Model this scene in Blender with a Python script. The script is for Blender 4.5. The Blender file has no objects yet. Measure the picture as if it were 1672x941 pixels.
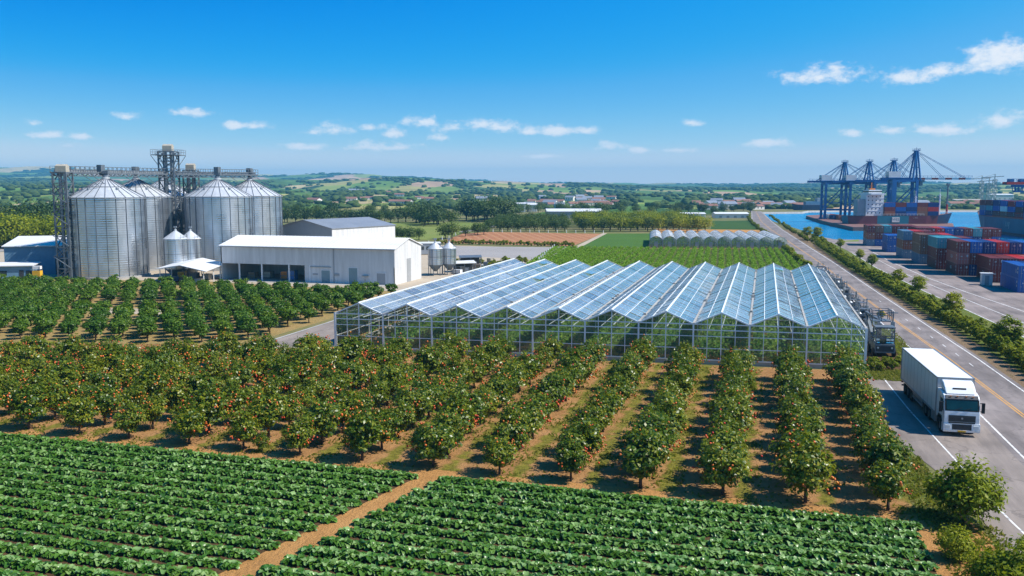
import bpy, bmesh, math, random
import numpy as np
from mathutils import Vector, Matrix, noise as mnoise
R = math.radians
C = bpy.context.scene.collection
SC = bpy.context.scene
# ------------------------------------------------------------------ camera
FPX, CAMH, PSI, PIT = 1420.0, 18.0, R(16.15), R(6.6)
cam = bpy.data.cameras.new('camera'); camo = bpy.data.objects.new('camera', cam); C.objects.link(camo)
cam.sensor_width = 36.0; cam.lens = 36.0*FPX/1672.0; cam.clip_start = 0.5; cam.clip_end = 30000
camo.location = (0, 0, CAMH); camo.rotation_euler = (R(90)-PIT, 0, PSI)
SC.camera = camo
# ------------------------------------------------------------------ light
SUN_EL, SUN_AZ = R(50), R(84)
sun = bpy.data.lights.new('sun', 'SUN'); sun.energy = 5.0; sun.angle = R(0.5); sun.color = (1.0, 0.945, 0.86)
suno = bpy.data.objects.new('sun', sun); C.objects.link(suno); suno.location = (60, 20, 120)
sd = Vector((math.cos(SUN_EL)*math.sin(SUN_AZ), math.cos(SUN_EL)*math.cos(SUN_AZ), math.sin(SUN_EL)))
suno.rotation_euler = sd.to_track_quat('Z', 'Y').to_euler()
SC.view_settings.view_transform = 'Standard'; SC.view_settings.look = 'None'
SC.view_settings.exposure = 0.42; SC.view_settings.gamma = 1.0; SC.view_settings.use_curve_mapping = False
SC.render.engine = 'CYCLES'
SC.cycles.use_denoising = True
SC.cycles.max_bounces = 8; SC.cycles.diffuse_bounces = 2; SC.cycles.glossy_bounces = 3
SC.cycles.transmission_bounces = 4; SC.cycles.transparent_max_bounces = 16; SC.cycles.volume_bounces = 0
SC.cycles.sample_clamp_indirect = 6.0
SC.cycles.caustics_reflective = False; SC.cycles.caustics_refractive = False

fwd = Vector((-math.sin(PSI)*math.cos(PIT), math.cos(PSI)*math.cos(PIT), -math.sin(PIT)))
rgt = Vector((math.cos(PSI), math.sin(PSI), 0))
upv = Vector((-math.sin(PSI)*math.sin(PIT), math.cos(PSI)*math.sin(PIT), math.cos(PIT)))
HD = Vector((-math.sin(PSI), math.cos(PSI), 0))
def pray(x, y): return fwd + rgt*((x-836)/FPX) + upv*((470.5-y)/FPX)
def G(x, y, z=0.0):                       # survey point of the photo -> plan position on level z
    d = pray(x, y); t = (z-CAMH)/d.z
    return (d.x*t, d.y*t)
def P(px, f, z=0.0):                      # plan position at horizontal distance f ahead
    d = f*math.cos(PIT)+(CAMH-z)*math.sin(PIT); lat = (px-836)/FPX*d
    v = HD*f+rgt*lat
    return (v.x, v.y)
def vis(x, y, z, m=0.03):
    v = Vector((x, y, z-CAMH)); d = v.dot(fwd)
    if d < 3: return None
    px = 836+FPX*v.dot(rgt)/d; py = 470.5-FPX*v.dot(upv)/d
    if -1672*m < px < 1672*(1+m) and -941*m < py < 941*(1+m): return d
    return None

# ------------------------------------------------------------------ sky with scattered cumulus
W = bpy.data.worlds.new('World'); SC.world = W; W.use_nodes = True
def build_world():
    nt = W.node_tree; N = nt.nodes; L = nt.links
    bg = N['Background']; bg.inputs[1].default_value = 0.105
    tc = N.new('ShaderNodeTexCoord')
    sky = N.new('ShaderNodeTexSky'); sky.sky_type = 'NISHITA'; sky.sun_disc = False
    sky.sun_elevation = SUN_EL; sky.sun_rotation = SUN_AZ; sky.air_density = 1.0; sky.dust_density = 0.3; sky.ozone_density = 3.0
    mp = N.new('ShaderNodeMapping'); mp.vector_type = 'VECTOR'; mp.inputs['Scale'].default_value = (1, 1, 3.2)
    L.new(tc.outputs['Generated'], mp.inputs[0])
    nv = N.new('ShaderNodeVectorMath'); nv.operation = 'NORMALIZE'; L.new(mp.outputs[0], nv.inputs[0])
    if 'Vector' in sky.inputs: L.new(nv.outputs[0], sky.inputs['Vector'])
    pre = N.new('ShaderNodeVectorMath'); pre.operation = 'SCALE'; pre.inputs['Scale'].default_value = 0.105; L.new(sky.outputs[0], pre.inputs[0])
    cu = N.new('ShaderNodeRGBCurve'); cu.mapping.use_clip = False; L.new(pre.outputs[0], cu.inputs['Color'])     # deeper, more saturated clear sky
    for ch, pts in enumerate([[(0,0),(.108,.0),(.153,.10),(.26,.41),(.42,.88),(.6,1.0),(1,1)], [(0,0),(.10,.04),(.14,.11),(.17,.265),(.258,.46),(.41,.71),(.57,.91),(.64,.96),(1,1)], [(0,0),(.22,.14),(.28,.36),(.325,.83),(.44,.89),(.6,.9),(1,.95)]]):
        c = cu.mapping.curves[ch]
        c.points[0].location = pts[0]; c.points[1].location = pts[-1]
        for q in pts[1:-1]: c.points.new(*q)
    cu.mapping.update()
    hs = N.new('ShaderNodeVectorMath'); hs.operation = 'SCALE'; hs.inputs['Scale'].default_value = 0.75/0.105; L.new(cu.outputs[0], hs.inputs[0])
    nz = N.new('ShaderNodeTexNoise'); nz.inputs['Scale'].default_value = 42; nz.inputs['Detail'].default_value = 9; nz.inputs['Roughness'].default_value = 0.66
    mp2 = N.new('ShaderNodeMapping'); mp2.inputs['Scale'].default_value = (1, 1, 1.7); L.new(tc.outputs['Generated'], mp2.inputs[0]); L.new(mp2.outputs[0], nz.inputs['Vector'])
    clouds = [(1340,127,58,15),(1312,130,24,12),(1475,128,58,13),(1540,117,45,10),(1640,98,50,22),(1606,106,34,14),
              (1640,199,36,11),(1555,212,42,9),(1516,213,22,7),(1455,214,24,6),(1385,219,18,6),(1258,236,42,7),(1132,201,20,6),(996,239,24,9),
              (958,214,22,7),(905,215,32,8),(860,216,26,7),(806,207,46,12),(740,209,34,10),(690,200,30,11),(640,219,22,7),(608,209,28,7),
              (545,212,36,10),(512,217,18,6),(385,205,24,6),(418,206,20,7),(318,185,32,7),(213,191,20,7),(54,202,14,6),(74,221,20,6),(135,224,20,5),
              (600,241,40,8),(500,241,40,6),(720,226,18,6),(1050,246,24,5),(1105,246,26,5),(880,256,30,4),(110,238,18,5),(650,242,40,6)]
    prev = None
    for (x, y, sx, sy) in clouds:
        d = pray(x, y).normalized(); rr = d.cross(Vector((0, 0, 1))).normalized(); uu = rr.cross(d).normalized()
        a = N.new('ShaderNodeVectorMath'); a.operation = 'DOT_PRODUCT'; L.new(tc.outputs['Generated'], a.inputs[0]); a.inputs[1].default_value = rr*(FPX/sx/1.25)
        b = N.new('ShaderNodeVectorMath'); b.operation = 'DOT_PRODUCT'; L.new(tc.outputs['Generated'], b.inputs[0]); b.inputs[1].default_value = uu*(FPX/sy/1.5)
        b0 = N.new('ShaderNodeMath'); b0.operation = 'SUBTRACT'; L.new(b.outputs['Value'], b0.inputs[0]); b0.inputs[1].default_value = d.dot(uu)*(FPX/sy/1.5)
        bm = N.new('ShaderNodeMath'); bm.operation = 'MULTIPLY'; L.new(b0.outputs[0], bm.inputs[0]); bm.inputs[1].default_value = -1.5   # flatter bases
        bx = N.new('ShaderNodeMath'); bx.operation = 'MAXIMUM'; L.new(b0.outputs[0], bx.inputs[0]); L.new(bm.outputs[0], bx.inputs[1])
        cv = N.new('ShaderNodeCombineXYZ'); L.new(a.outputs['Value'], cv.inputs[0]); L.new(bx.outputs[0], cv.inputs[1])
        f = N.new('ShaderNodeVectorMath'); f.operation = 'DOT_PRODUCT'; L.new(tc.outputs['Generated'], f.inputs[0]); f.inputs[1].default_value = d
        g = N.new('ShaderNodeMath'); g.operation = 'LESS_THAN'; L.new(f.outputs['Value'], g.inputs[0]); g.inputs[1].default_value = 0.0
        ln = N.new('ShaderNodeVectorMath'); ln.operation = 'LENGTH'; L.new(cv.outputs[0], ln.inputs[0])
        g2 = N.new('ShaderNodeMath'); g2.operation = 'MULTIPLY_ADD'; L.new(g.outputs[0], g2.inputs[0]); g2.inputs[1].default_value = 99; L.new(ln.outputs['Value'], g2.inputs[2])
        if prev is None: prev = g2
        else:
            mn = N.new('ShaderNodeMath'); mn.operation = 'SMOOTH_MIN'; mn.inputs[2].default_value = 0.25
            L.new(prev.outputs[0], mn.inputs[0]); L.new(g2.outputs[0], mn.inputs[1]); prev = mn
    nm = N.new('ShaderNodeMath'); nm.operation = 'MULTIPLY_ADD'; L.new(nz.outputs['Fac'], nm.inputs[0]); nm.inputs[1].default_value = 3.0; nm.inputs[2].default_value = -1.5
    ad = N.new('ShaderNodeMath'); ad.operation = 'SUBTRACT'; L.new(nm.outputs[0], ad.inputs[0]); L.new(prev.outputs[0], ad.inputs[1])
    mr = N.new('ShaderNodeMapRange'); mr.interpolation_type = 'SMOOTHSTEP'; mr.inputs['From Min'].default_value = -1.0; mr.inputs['From Max'].default_value = 0.05
    mr.inputs['To Max'].default_value = 0.92
    L.new(ad.outputs[0], mr.inputs['Value'])
    mx = N.new('ShaderNodeMix'); mx.data_type = 'RGBA'; L.new(mr.outputs[0], mx.inputs[0]); L.new(hs.outputs[0], mx.inputs[6]); mx.inputs[7].default_value = (7.0, 7.1, 7.3, 1)
    L.new(mx.outputs[2], bg.inputs[0])
build_world()

# ------------------------------------------------------------------ helpers: meshes
class MB:
    def __init__(s): s.v = []; s.f = []; s.m = []
    def add(s, vs, fs, m=0):
        o = len(s.v); s.v += [tuple(v) for v in vs]
        s.f += [tuple(o+i for i in f) for f in fs]; s.m += [m]*len(fs); return s
    def box(s, x0, x1, y0, y1, z0, z1, m=0):
        return s.add([(x0,y0,z0),(x1,y0,z0),(x1,y1,z0),(x0,y1,z0),(x0,y0,z1),(x1,y0,z1),(x1,y1,z1),(x0,y1,z1)],
                     [(0,3,2,1),(4,5,6,7),(0,1,5,4),(1,2,6,5),(2,3,7,6),(3,0,4,7)], m)
    def bar(s, p, q, w, h=None, m=0):
        h = h or w; p = Vector(p); q = Vector(q); d = (q-p)
        if d.length < 1e-6: return s
        d.normalize(); r = d.cross(Vector((0,0,1)))
        if r.length < 1e-4: r = Vector((1,0,0))
        r.normalize(); u = r.cross(d); vs = []
        for c in (p, q):
            for a, b in ((-1,-1),(1,-1),(1,1),(-1,1)): vs.append(c+r*(a*w/2)+u*(b*h/2))
        return s.add(vs, [(0,3,2,1),(4,5,6,7),(0,1,5,4),(1,2,6,5),(2,3,7,6),(3,0,4,7)], m)
    def cyl(s, p, q, r0, r1=None, n=12, m=0, caps=True):
        r1 = r0 if r1 is None else r1
        p = Vector(p); q = Vector(q); d = (q-p).normalized(); a = d.orthogonal().normalized(); b = d.cross(a); vs = []
        for c, r in ((p, r0), (q, r1)):
            for i in range(n):
                t = 2*math.pi*i/n; vs.append(c+a*(r*math.cos(t))+b*(r*math.sin(t)))
        fs = [(i, (i+1) % n, n+(i+1) % n, n+i) for i in range(n)]
        if caps: fs += [tuple(range(n-1, -1, -1)), tuple(range(n, 2*n))]
        return s.add(vs, fs, m)
    def lathe(s, prof, n=24, m=0, c=(0,0)):
        vs = []; k = len(prof)
        for i in range(n):
            t = 2*math.pi*i/n
            for r, z in prof: vs.append((c[0]+r*math.cos(t), c[1]+r*math.sin(t), z))
        fs = []
        for i in range(n):
            j = (i+1) % n
            for a in range(k-1): fs.append((i*k+a, j*k+a, j*k+a+1, i*k+a+1))
        return s.add(vs, fs, m)
    def prism(s, poly, z0, z1, m=0):          # poly in xy, ccw
        n = len(poly); vs = [(x,y,z0) for x,y in poly]+[(x,y,z1) for x,y in poly]
        fs = [(i,(i+1)%n,n+(i+1)%n,n+i) for i in range(n)]+[tuple(range(n-1,-1,-1)), tuple(range(n,2*n))]
        return s.add(vs, fs, m)
    def prismx(s, poly, x0, x1, m=0):         # poly in yz extruded along x
        n = len(poly); vs = [(x0,y,z) for y,z in poly]+[(x1,y,z) for y,z in poly]
        fs = [(i,(i+1)%n,n+(i+1)%n,n+i) for i in range(n)]+[tuple(range(n-1,-1,-1)), tuple(range(n,2*n))]
        return s.add(vs, fs, m)
    def quad(s, a, b, c, d, m=0): return s.add([a,b,c,d], [(0,1,2,3)], m)
    def ico(s, c, r, sub=1, m=0, jit=0, rng=None, sq=(1,1,1)):
        bm = bmesh.new(); bmesh.ops.create_icosphere(bm, subdivisions=sub, radius=1)
        vs = []
        for v in bm.verts:
            k = r*(1+(rng.uniform(-jit, jit) if rng else 0)); vs.append((c[0]+v.co.x*k*sq[0], c[1]+v.co.y*k*sq[1], c[2]+v.co.z*k*sq[2]))
        fs = [tuple(x.index for x in f.verts) for f in bm.faces]; bm.free()
        return s.add(vs, fs, m)
    def mesh(s, name, mats, smooth=False, fixn=True):
        me = bpy.data.meshes.new(name); me.from_pydata(s.v, [], s.f)
        for m in (mats if isinstance(mats, (list, tuple)) else [mats]): me.materials.append(m)
        me.polygons.foreach_set('material_index', s.m)
        if fixn:
            bm = bmesh.new(); bm.from_mesh(me); bmesh.ops.recalc_face_normals(bm, faces=bm.faces); bm.to_mesh(me); bm.free()
        if smooth: me.polygons.foreach_set('use_smooth', [True]*len(me.polygons))
        me.update(); return me
    def build(s, name, mats, parent=None, smooth=False, fixn=True):
        return link(name, s.mesh(name, mats, smooth, fixn), parent)
def link(name, me, parent=None):
    o = bpy.data.objects.new(name, me); C.objects.link(o)
    if parent is not None: o.parent = parent
    return o
def tag(o, label=None, cat=None, group=None, kind=None):
    if label: o['label'] = label
    if cat: o['category'] = cat
    if group: o['group'] = group
    if kind: o['kind'] = kind
    return o
def thing(name, label, cat, loc=(0,0,0), rz=0, group=None):
    o = bpy.data.objects.new(name, None); C.objects.link(o); o.location = loc; o.rotation_euler = (0,0,rz); o.empty_display_size = 0.3
    return tag(o, label, cat, group)
def copy_tree(o, parent=None):
    c = o.copy(); C.objects.link(c); c.parent = parent
    for ch in list(o.children): copy_tree(ch, c)
    return c
def npmesh(name, V, F, mat, smooth=False):         # F (n,k)
    V = np.asarray(V, dtype=np.float32); F = np.asarray(F, dtype=np.int32); n, k = F.shape
    me = bpy.data.meshes.new(name)
    me.vertices.add(len(V)); me.vertices.foreach_set('co', V.ravel())
    me.loops.add(n*k); me.loops.foreach_set('vertex_index', F.ravel())
    me.polygons.add(n); me.polygons.foreach_set('loop_start', np.arange(0, n*k, k, dtype=np.int32)); me.polygons.foreach_set('loop_total', np.full(n, k, dtype=np.int32))
    if smooth: me.polygons.foreach_set('use_smooth', np.ones(n, dtype=bool))
    for m in (mat if isinstance(mat, (list, tuple)) else [mat]): me.materials.append(m)
    me.update(calc_edges=True); return me
ONES = ['','first','second','third','fourth','fifth','sixth','seventh','eighth','ninth','tenth','eleventh','twelfth','thirteenth','fourteenth','fifteenth','sixteenth','seventeenth','eighteenth','nineteenth']
def ordw(n):
    if n >= 100: return 'hundredth' if n == 100 else 'hundred-and-'+ordw(n-100)
    if n < 20: return ONES[n]
    t = {2:'twent',3:'thirt',4:'fort',5:'fift',6:'sixt',7:'sevent',8:'eight',9:'ninet'}[n//10]
    return t+'ieth' if n % 10 == 0 else t+'y-'+ONES[n % 10]

# ------------------------------------------------------------------ helpers: materials
def newmat(name):
    m = bpy.data.materials.new(name); m.use_nodes = True; nt = m.node_tree
    return m, nt, nt.nodes, nt.links, nt.nodes['Principled BSDF']
def ramp(N, stops, interp='LINEAR'):
    r = N.new('ShaderNodeValToRGB'); cr = r.color_ramp; cr.interpolation = interp
    while len(cr.elements) < len(stops): cr.elements.new(0.5)
    for e, (p, c) in zip(cr.elements, stops): e.position = p; e.color = (*c, 1)
    return r
def dull(name, col, rough=0.6, metal=0.0, var=0.18, scale=1.5, bump=0.0, bscale=20, spec=0.4, coord='Object', stretch=(1,1,1)):
    m, nt, N, L, b = newmat(name)
    tc = N.new('ShaderNodeTexCoord'); mp = N.new('ShaderNodeMapping'); mp.inputs['Scale'].default_value = stretch; L.new(tc.outputs[coord], mp.inputs[0])
    nz = N.new('ShaderNodeTexNoise'); nz.inputs['Scale'].default_value = scale; nz.inputs['Detail'].default_value = 6; nz.inputs['Roughness'].default_value = 0.65; L.new(mp.outputs[0], nz.inputs['Vector'])
    lo = tuple(c*(1-var) for c in col); hi = tuple(min(1, c*(1+var)) for c in col)
    r = ramp(N, [(0.3, lo), (0.7, hi)]); L.new(nz.outputs['Fac'], r.inputs[0]); L.new(r.outputs[0], b.inputs['Base Color'])
    b.inputs['Roughness'].default_value = rough; b.inputs['Metallic'].default_value = metal; b.inputs['Specular IOR Level'].default_value = spec
    if bump > 0:
        n2 = N.new('ShaderNodeTexNoise'); n2.inputs['Scale'].default_value = bscale; n2.inputs['Detail'].default_value = 5; L.new(mp.outputs[0], n2.inputs['Vector'])
        bp = N.new('ShaderNodeBump'); bp.inputs['Strength'].default_value = bump; bp.inputs['Distance'].default_value = 0.1; L.new(n2.outputs['Fac'], bp.inputs['Height']); L.new(bp.outputs[0], b.inputs['Normal'])
    return m
def leafmat(name, cols, rough=0.42, trans=0.28, spec=0.5, objvar=0.25):
    m, nt, N, L, b = newmat(name)
    geo = N.new('ShaderNodeNewGeometry'); oi = N.new('ShaderNodeObjectInfo')
    r = ramp(N, [(i/(len(cols)-1) if len(cols) > 1 else 0, c) for i, c in enumerate(cols)]); L.new(geo.outputs['Random Per Island'], r.inputs[0])
    hs = N.new('ShaderNodeHueSaturation'); L.new(r.outputs[0], hs.inputs['Color'])
    mr = N.new('ShaderNodeMapRange'); L.new(oi.outputs['Random'], mr.inputs[0]); mr.inputs[3].default_value = 1-objvar; mr.inputs[4].default_value = 1+objvar; L.new(mr.outputs[0], hs.inputs['Value'])
    mh = N.new('ShaderNodeMapRange'); L.new(oi.outputs['Random'], mh.inputs[0]); mh.inputs[3].default_value = 0.515; mh.inputs[4].default_value = 0.485; L.new(mh.outputs[0], hs.inputs['Hue'])
    L.new(hs.outputs[0], b.inputs['Base Color']); b.inputs['Roughness'].default_value = rough; b.inputs['Specular IOR Level'].default_value = spec
    tr = N.new('ShaderNodeBsdfTranslucent'); L.new(hs.outputs[0], tr.inputs['Color'])
    mx = N.new('ShaderNodeMixShader'); mx.inputs[0].default_value = trans; L.new(b.outputs[0], mx.inputs[1]); L.new(tr.outputs[0], mx.inputs[2])
    L.new(mx.outputs[0], N['Material Output'].inputs[0])
    return m
def soil(name, cols, scale=0.25, bump=0.6, bscale=3.0, stripes=None, rough=0.95):
    """ground with several scales of mottling; stripes=(axis angle, period, colour, softness, offset)"""
    m, nt, N, L, b = newmat(name)
    tc = N.new('ShaderNodeTexCoord')
    n1 = N.new('ShaderNodeTexNoise'); n1.inputs['Scale'].default_value = scale; n1.inputs['Detail'].default_value = 9; n1.inputs['Roughness'].default_value = 0.7; L.new(tc.outputs['Object'], n1.inputs['Vector'])
    r = ramp(N, [(0.28+0.44*i/max(1, len(cols)-1), c) for i, c in enumerate(cols)]); L.new(n1.outputs['Fac'], r.inputs[0])
    out = r.outputs[0]
    if stripes:
        ang, per, col, width, off = stripes
        mp = N.new('ShaderNodeMapping'); mp.inputs['Rotation'].default_value = (0, 0, -ang); L.new(tc.outputs['Object'], mp.inputs[0])
        sx = N.new('ShaderNodeSeparateXYZ'); L.new(mp.outputs[0], sx.inputs[0])
        a = N.new('ShaderNodeMath'); a.operation = 'ADD'; L.new(sx.outputs['X'], a.inputs[0]); a.inputs[1].default_value = -off
        n2 = N.new('ShaderNodeTexNoise'); n2.inputs['Scale'].default_value = 0.7; n2.inputs['Detail'].default_value = 6; L.new(tc.outputs['Object'], n2.inputs['Vector'])
        a2 = N.new('ShaderNodeMath'); a2.operation = 'PINGPONG'; L.new(a.outputs[0], a2.inputs[0]); a2.inputs[1].default_value = per/2
        w = N.new('ShaderNodeMath'); w.operation = 'MULTIPLY_ADD'; L.new(n2.outputs['Fac'], w.inputs[0]); w.inputs[1].default_value = per*0.55; L.new(a2.outputs[0], w.inputs[2])
        mr = N.new('ShaderNodeMapRange'); mr.interpolation_type = 'SMOOTHSTEP'; L.new(w.outputs[0], mr.inputs[0])
        mr.inputs[1].default_value = width+per*0.275-per*0.07; mr.inputs[2].default_value = width+per*0.275+per*0.07; mr.inputs[3].default_value = 1; mr.inputs[4].default_value = 0
        mx = N.new('ShaderNodeMix'); mx.data_type = 'RGBA'; L.new(mr.outputs[0], mx.inputs[0]); L.new(out, mx.inputs[6])
        n3 = N.new('ShaderNodeTexNoise'); n3.inputs['Scale'].default_value = 2.2; n3.inputs['Detail'].default_value = 6; L.new(tc.outputs['Object'], n3.inputs['Vector'])
        r3 = ramp(N, [(0.35, tuple(c*0.7 for c in col)), (0.65, tuple(c*1.25 for c in col))]); L.new(n3.outputs['Fac'], r3.inputs[0]); L.new(r3.outputs[0], mx.inputs[7])
        out = mx.outputs[2]
    L.new(out, b.inputs['Base Color']); b.inputs['Roughness'].default_value = rough; b.inputs['Specular IOR Level'].default_value = 0.15
    if bump:
        n4 = N.new('ShaderNodeTexNoise'); n4.inputs['Scale'].default_value = bscale; n4.inputs['Detail'].default_value = 8; n4.inputs['Roughness'].default_value = 0.7; L.new(tc.outputs['Object'], n4.inputs['Vector'])
        bp = N.new('ShaderNodeBump'); bp.inputs['Strength'].default_value = bump; bp.inputs['Distance'].default_value = 0.25; L.new(n4.outputs['Fac'], bp.inputs['Height']); L.new(bp.outputs[0], b.inputs['Normal'])
    return m

M = {}
M['ground'] = soil('dry_grass_ground', [(0.06,0.085,0.02),(0.11,0.13,0.035),(0.2,0.17,0.075),(0.1,0.12,0.03)], 0.03, 0.4, 0.8)
M['orchard_soil'] = soil('orchard_soil', [(0.22,0.11,0.042),(0.34,0.18,0.07),(0.44,0.25,0.105)], 0.35, 1.0, 2.2, stripes=(0, 4.6, (0.17,0.155,0.022), 0.42, 2.9+1.1))
M['orchard2_soil'] = soil('young_orchard_soil', [(0.2,0.17,0.055),(0.32,0.22,0.09),(0.15,0.16,0.035)], 0.22, 0.8, 1.6)
M['field_soil'] = soil('field_soil', [(0.33,0.16,0.05),(0.47,0.24,0.08),(0.55,0.3,0.11)], 0.5, 1.0, 3.5)
M['veg_soil'] = soil('vegetable_bed_soil', [(0.07,0.04,0.018),(0.12,0.07,0.03)], 0.6, 0.8, 3.5)
M['yard'] = soil('gravel_yard', [(0.36,0.29,0.21),(0.44,0.37,0.28),(0.33,0.26,0.19)], 0.06, 0.4, 1.5)
M['yard_grey'] = soil('grey_hardstanding', [(0.27,0.25,0.24),(0.34,0.32,0.31)], 0.05, 0.3, 1.5)
M['plough'] = soil('ploughed_red_soil', [(0.27,0.11,0.05),(0.34,0.15,0.07),(0.4,0.19,0.09)], 0.03, 0.9, 0.8, stripes=(R(24), 3.4, (0.4,0.2,0.1), 0.6, 0))
M['green_field'] = soil('green_field', [(0.05,0.115,0.015),(0.075,0.15,0.02)], 0.05, 0.7, 1.2)
M['dark_field'] = soil('dark_green_field', [(0.03,0.075,0.012),(0.05,0.1,0.016)], 0.05, 0.7, 1.0)
M['lime_field'] = soil('lime_field_soil', [(0.07,0.09,0.02),(0.11,0.1,0.03)], 0.1, 0.7, 1.0)
M['pale_field'] = soil('pale_green_field', [(0.12,0.17,0.03),(0.17,0.21,0.045),(0.22,0.22,0.07)], 0.02, 0.5, 0.5)
M['verge'] = soil('verge_grass', [(0.075,0.11,0.016),(0.12,0.15,0.025),(0.21,0.17,0.07)], 0.4, 0.9, 3)
M['verge_soil'] = soil('hedge_bed_soil', [(0.15,0.1,0.06),(0.22,0.15,0.09),(0.12,0.11,0.04)], 0.5, 0.8, 3)
def asphalt(name, base, cracks=True):
    m, nt, N, L, b = newmat(name); tc = N.new('ShaderNodeTexCoord')
    mp = N.new('ShaderNodeMapping'); mp.inputs['Scale'].default_value = (1, 0.12, 1); L.new(tc.outputs['Object'], mp.inputs[0])
    n1 = N.new('ShaderNodeTexNoise'); n1.inputs['Scale'].default_value = 0.7; n1.inputs['Detail'].default_value = 7; n1.inputs['Roughness'].default_value = 0.7; L.new(mp.outputs[0], n1.inputs['Vector'])
    n2 = N.new('ShaderNodeTexNoise'); n2.inputs['Scale'].default_value = 0.16; n2.inputs['Detail'].default_value = 6; L.new(tc.outputs['Object'], n2.inputs['Vector'])
    a = N.new('ShaderNodeMath'); a.operation = 'MULTIPLY_ADD'; L.new(n1.outputs['Fac'], a.inputs[0]); a.inputs[1].default_value = 0.5; 
    a2 = N.new('ShaderNodeMath'); a2.operation = 'MULTIPLY'; L.new(n2.outputs['Fac'], a2.inputs[0]); a2.inputs[1].default_value = 0.5; L.new(a2.outputs[0], a.inputs[2])
    r = ramp(N, [(0.34, tuple(c*0.55 for c in base)), (0.5, base), (0.66, tuple(c*1.45 for c in base))]); L.new(a.outputs[0], r.inputs[0])
    out = r.outputs[0]
    if cracks:
        vo = N.new('ShaderNodeTexVoronoi'); vo.feature = 'DISTANCE_TO_EDGE'; vo.inputs['Scale'].default_value = 0.22; 
        nd = N.new('ShaderNodeTexNoise'); nd.inputs['Scale'].default_value = 0.9; nd.inputs['Detail'].default_value = 4; L.new(tc.outputs['Object'], nd.inputs['Vector'])
        va = N.new('ShaderNodeVectorMath'); va.operation = 'MULTIPLY_ADD'; L.new(nd.outputs['Color'], va.inputs[0]); va.inputs[1].default_value = (2.2, 2.2, 0); L.new(tc.outputs['Object'], va.inputs[2]); L.new(va.outputs[0], vo.inputs['Vector'])
        mr = N.new('ShaderNodeMapRange'); L.new(vo.outputs['Distance'], mr.inputs[0]); mr.inputs[1].default_value = 0.004; mr.inputs[2].default_value = 0.016; mr.inputs[3].default_value = 0.45; mr.inputs[4].default_value = 0
        mx = N.new('ShaderNodeMix'); mx.data_type = 'RGBA'; L.new(mr.outputs[0], mx.inputs[0]); L.new(out, mx.inputs[6]); mx.inputs[7].default_value = (*[c*0.45 for c in base], 1); out = mx.outputs[2]
    L.new(out, b.inputs['Base Color']); b.inputs['Roughness'].default_value = 0.85; b.inputs['Specular IOR Level'].default_value = 0.3
    n4 = N.new('ShaderNodeTexNoise'); n4.inputs['Scale'].default_value = 9; n4.inputs['Detail'].default_value = 4; L.new(tc.outputs['Object'], n4.inputs['Vector'])
    bp = N.new('ShaderNodeBump'); bp.inputs['Strength'].default_value = 0.25; bp.inputs['Distance'].default_value = 0.03; L.new(n4.outputs['Fac'], bp.inputs['Height']); L.new(bp.outputs[0], b.inputs['Normal'])
    return m
M['asphalt'] = asphalt('road_asphalt', (0.205,0.175,0.165))
M['asphalt2'] = asphalt('old_asphalt', (0.24,0.2,0.175))
M['port_asphalt'] = asphalt('port_asphalt', (0.23,0.19,0.175), False)
M['concrete'] = dull('concrete', (0.36,0.35,0.33), 0.85, var=0.2, scale=0.6, bump=0.2, bscale=6)
def paint(name, col):
    m, nt, N, L, b = newmat(name); tc = N.new('ShaderNodeTexCoord')
    n = N.new('ShaderNodeTexNoise'); n.inputs['Scale'].default_value = 2.5; n.inputs['Detail'].default_value = 8; n.inputs['Roughness'].default_value = 0.75; L.new(tc.outputs['Object'], n.inputs['Vector'])
    r = ramp(N, [(0.34, (0.2,0.19,0.18)), (0.5, col)]); L.new(n.outputs['Fac'], r.inputs[0]); L.new(r.outputs[0], b.inputs['Base Color']); b.inputs['Roughness'].default_value = 0.7
    return m
M['line_white'] = paint('white_line_paint', (0.72,0.71,0.69)); M['line_yellow'] = paint('yellow_line_paint', (0.62,0.30,0.045))
M['white_panel'] = dull('white_cladding', (0.62,0.62,0.62), 0.5, var=0.15, scale=0.7, stretch=(1.6,1.6,0.16))
M['grey_panel'] = dull('grey_cladding', (0.34,0.36,0.38), 0.5, var=0.08, scale=0.5)
M['white_roof'] = dull('white_sheet_roof', (0.72,0.72,0.72), 0.45, var=0.1, scale=0.25, stretch=(0.5,3,1))
M['grey_roof'] = dull('grey_sheet_roof', (0.3,0.32,0.35), 0.4, metal=0.3, var=0.1, scale=0.3)
M['blue_panel'] = dull('blue_cladding', (0.13,0.25,0.36), 0.5, var=0.12, scale=0.8)
M['teal_door'] = dull('grey_green_door', (0.2,0.29,0.32), 0.5, var=0.08, scale=1)
M['grey_door'] = dull('grey_door', (0.33,0.34,0.35), 0.5, var=0.08, scale=1)
M['dark'] = dull('dark_steel', (0.05,0.055,0.06), 0.5, metal=0.3, var=0.2)
M['black'] = dull('black_rubber', (0.018,0.018,0.018), 0.8, var=0.2)
M['steel'] = dull('galvanised_steel', (0.33,0.36,0.39), 0.45, metal=0.55, var=0.2, scale=1.2)
M['steel_dark'] = dull('weathered_steel', (0.16,0.19,0.22), 0.5, metal=0.4, var=0.25, scale=1.0)
M['beige'] = dull('beige_sheet_metal', (0.5,0.45,0.36), 0.5, metal=0.2, var=0.15)
M['white_paint'] = dull('white_paint', (0.78,0.79,0.8), 0.35, var=0.04, scale=0.8)
M['alu'] = dull('white_aluminium_frame', (0.82,0.85,0.86), 0.45, metal=0.0, var=0.08)
M['yellow_paint'] = dull('yellow_paint', (0.75,0.42,0.03), 0.45, var=0.15)
M['orange_paint'] = dull('orange_paint', (0.6,0.2,0.04), 0.5, var=0.15)
M['red_paint'] = dull('red_paint', (0.42,0.035,0.03), 0.5, var=0.15)
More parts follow.
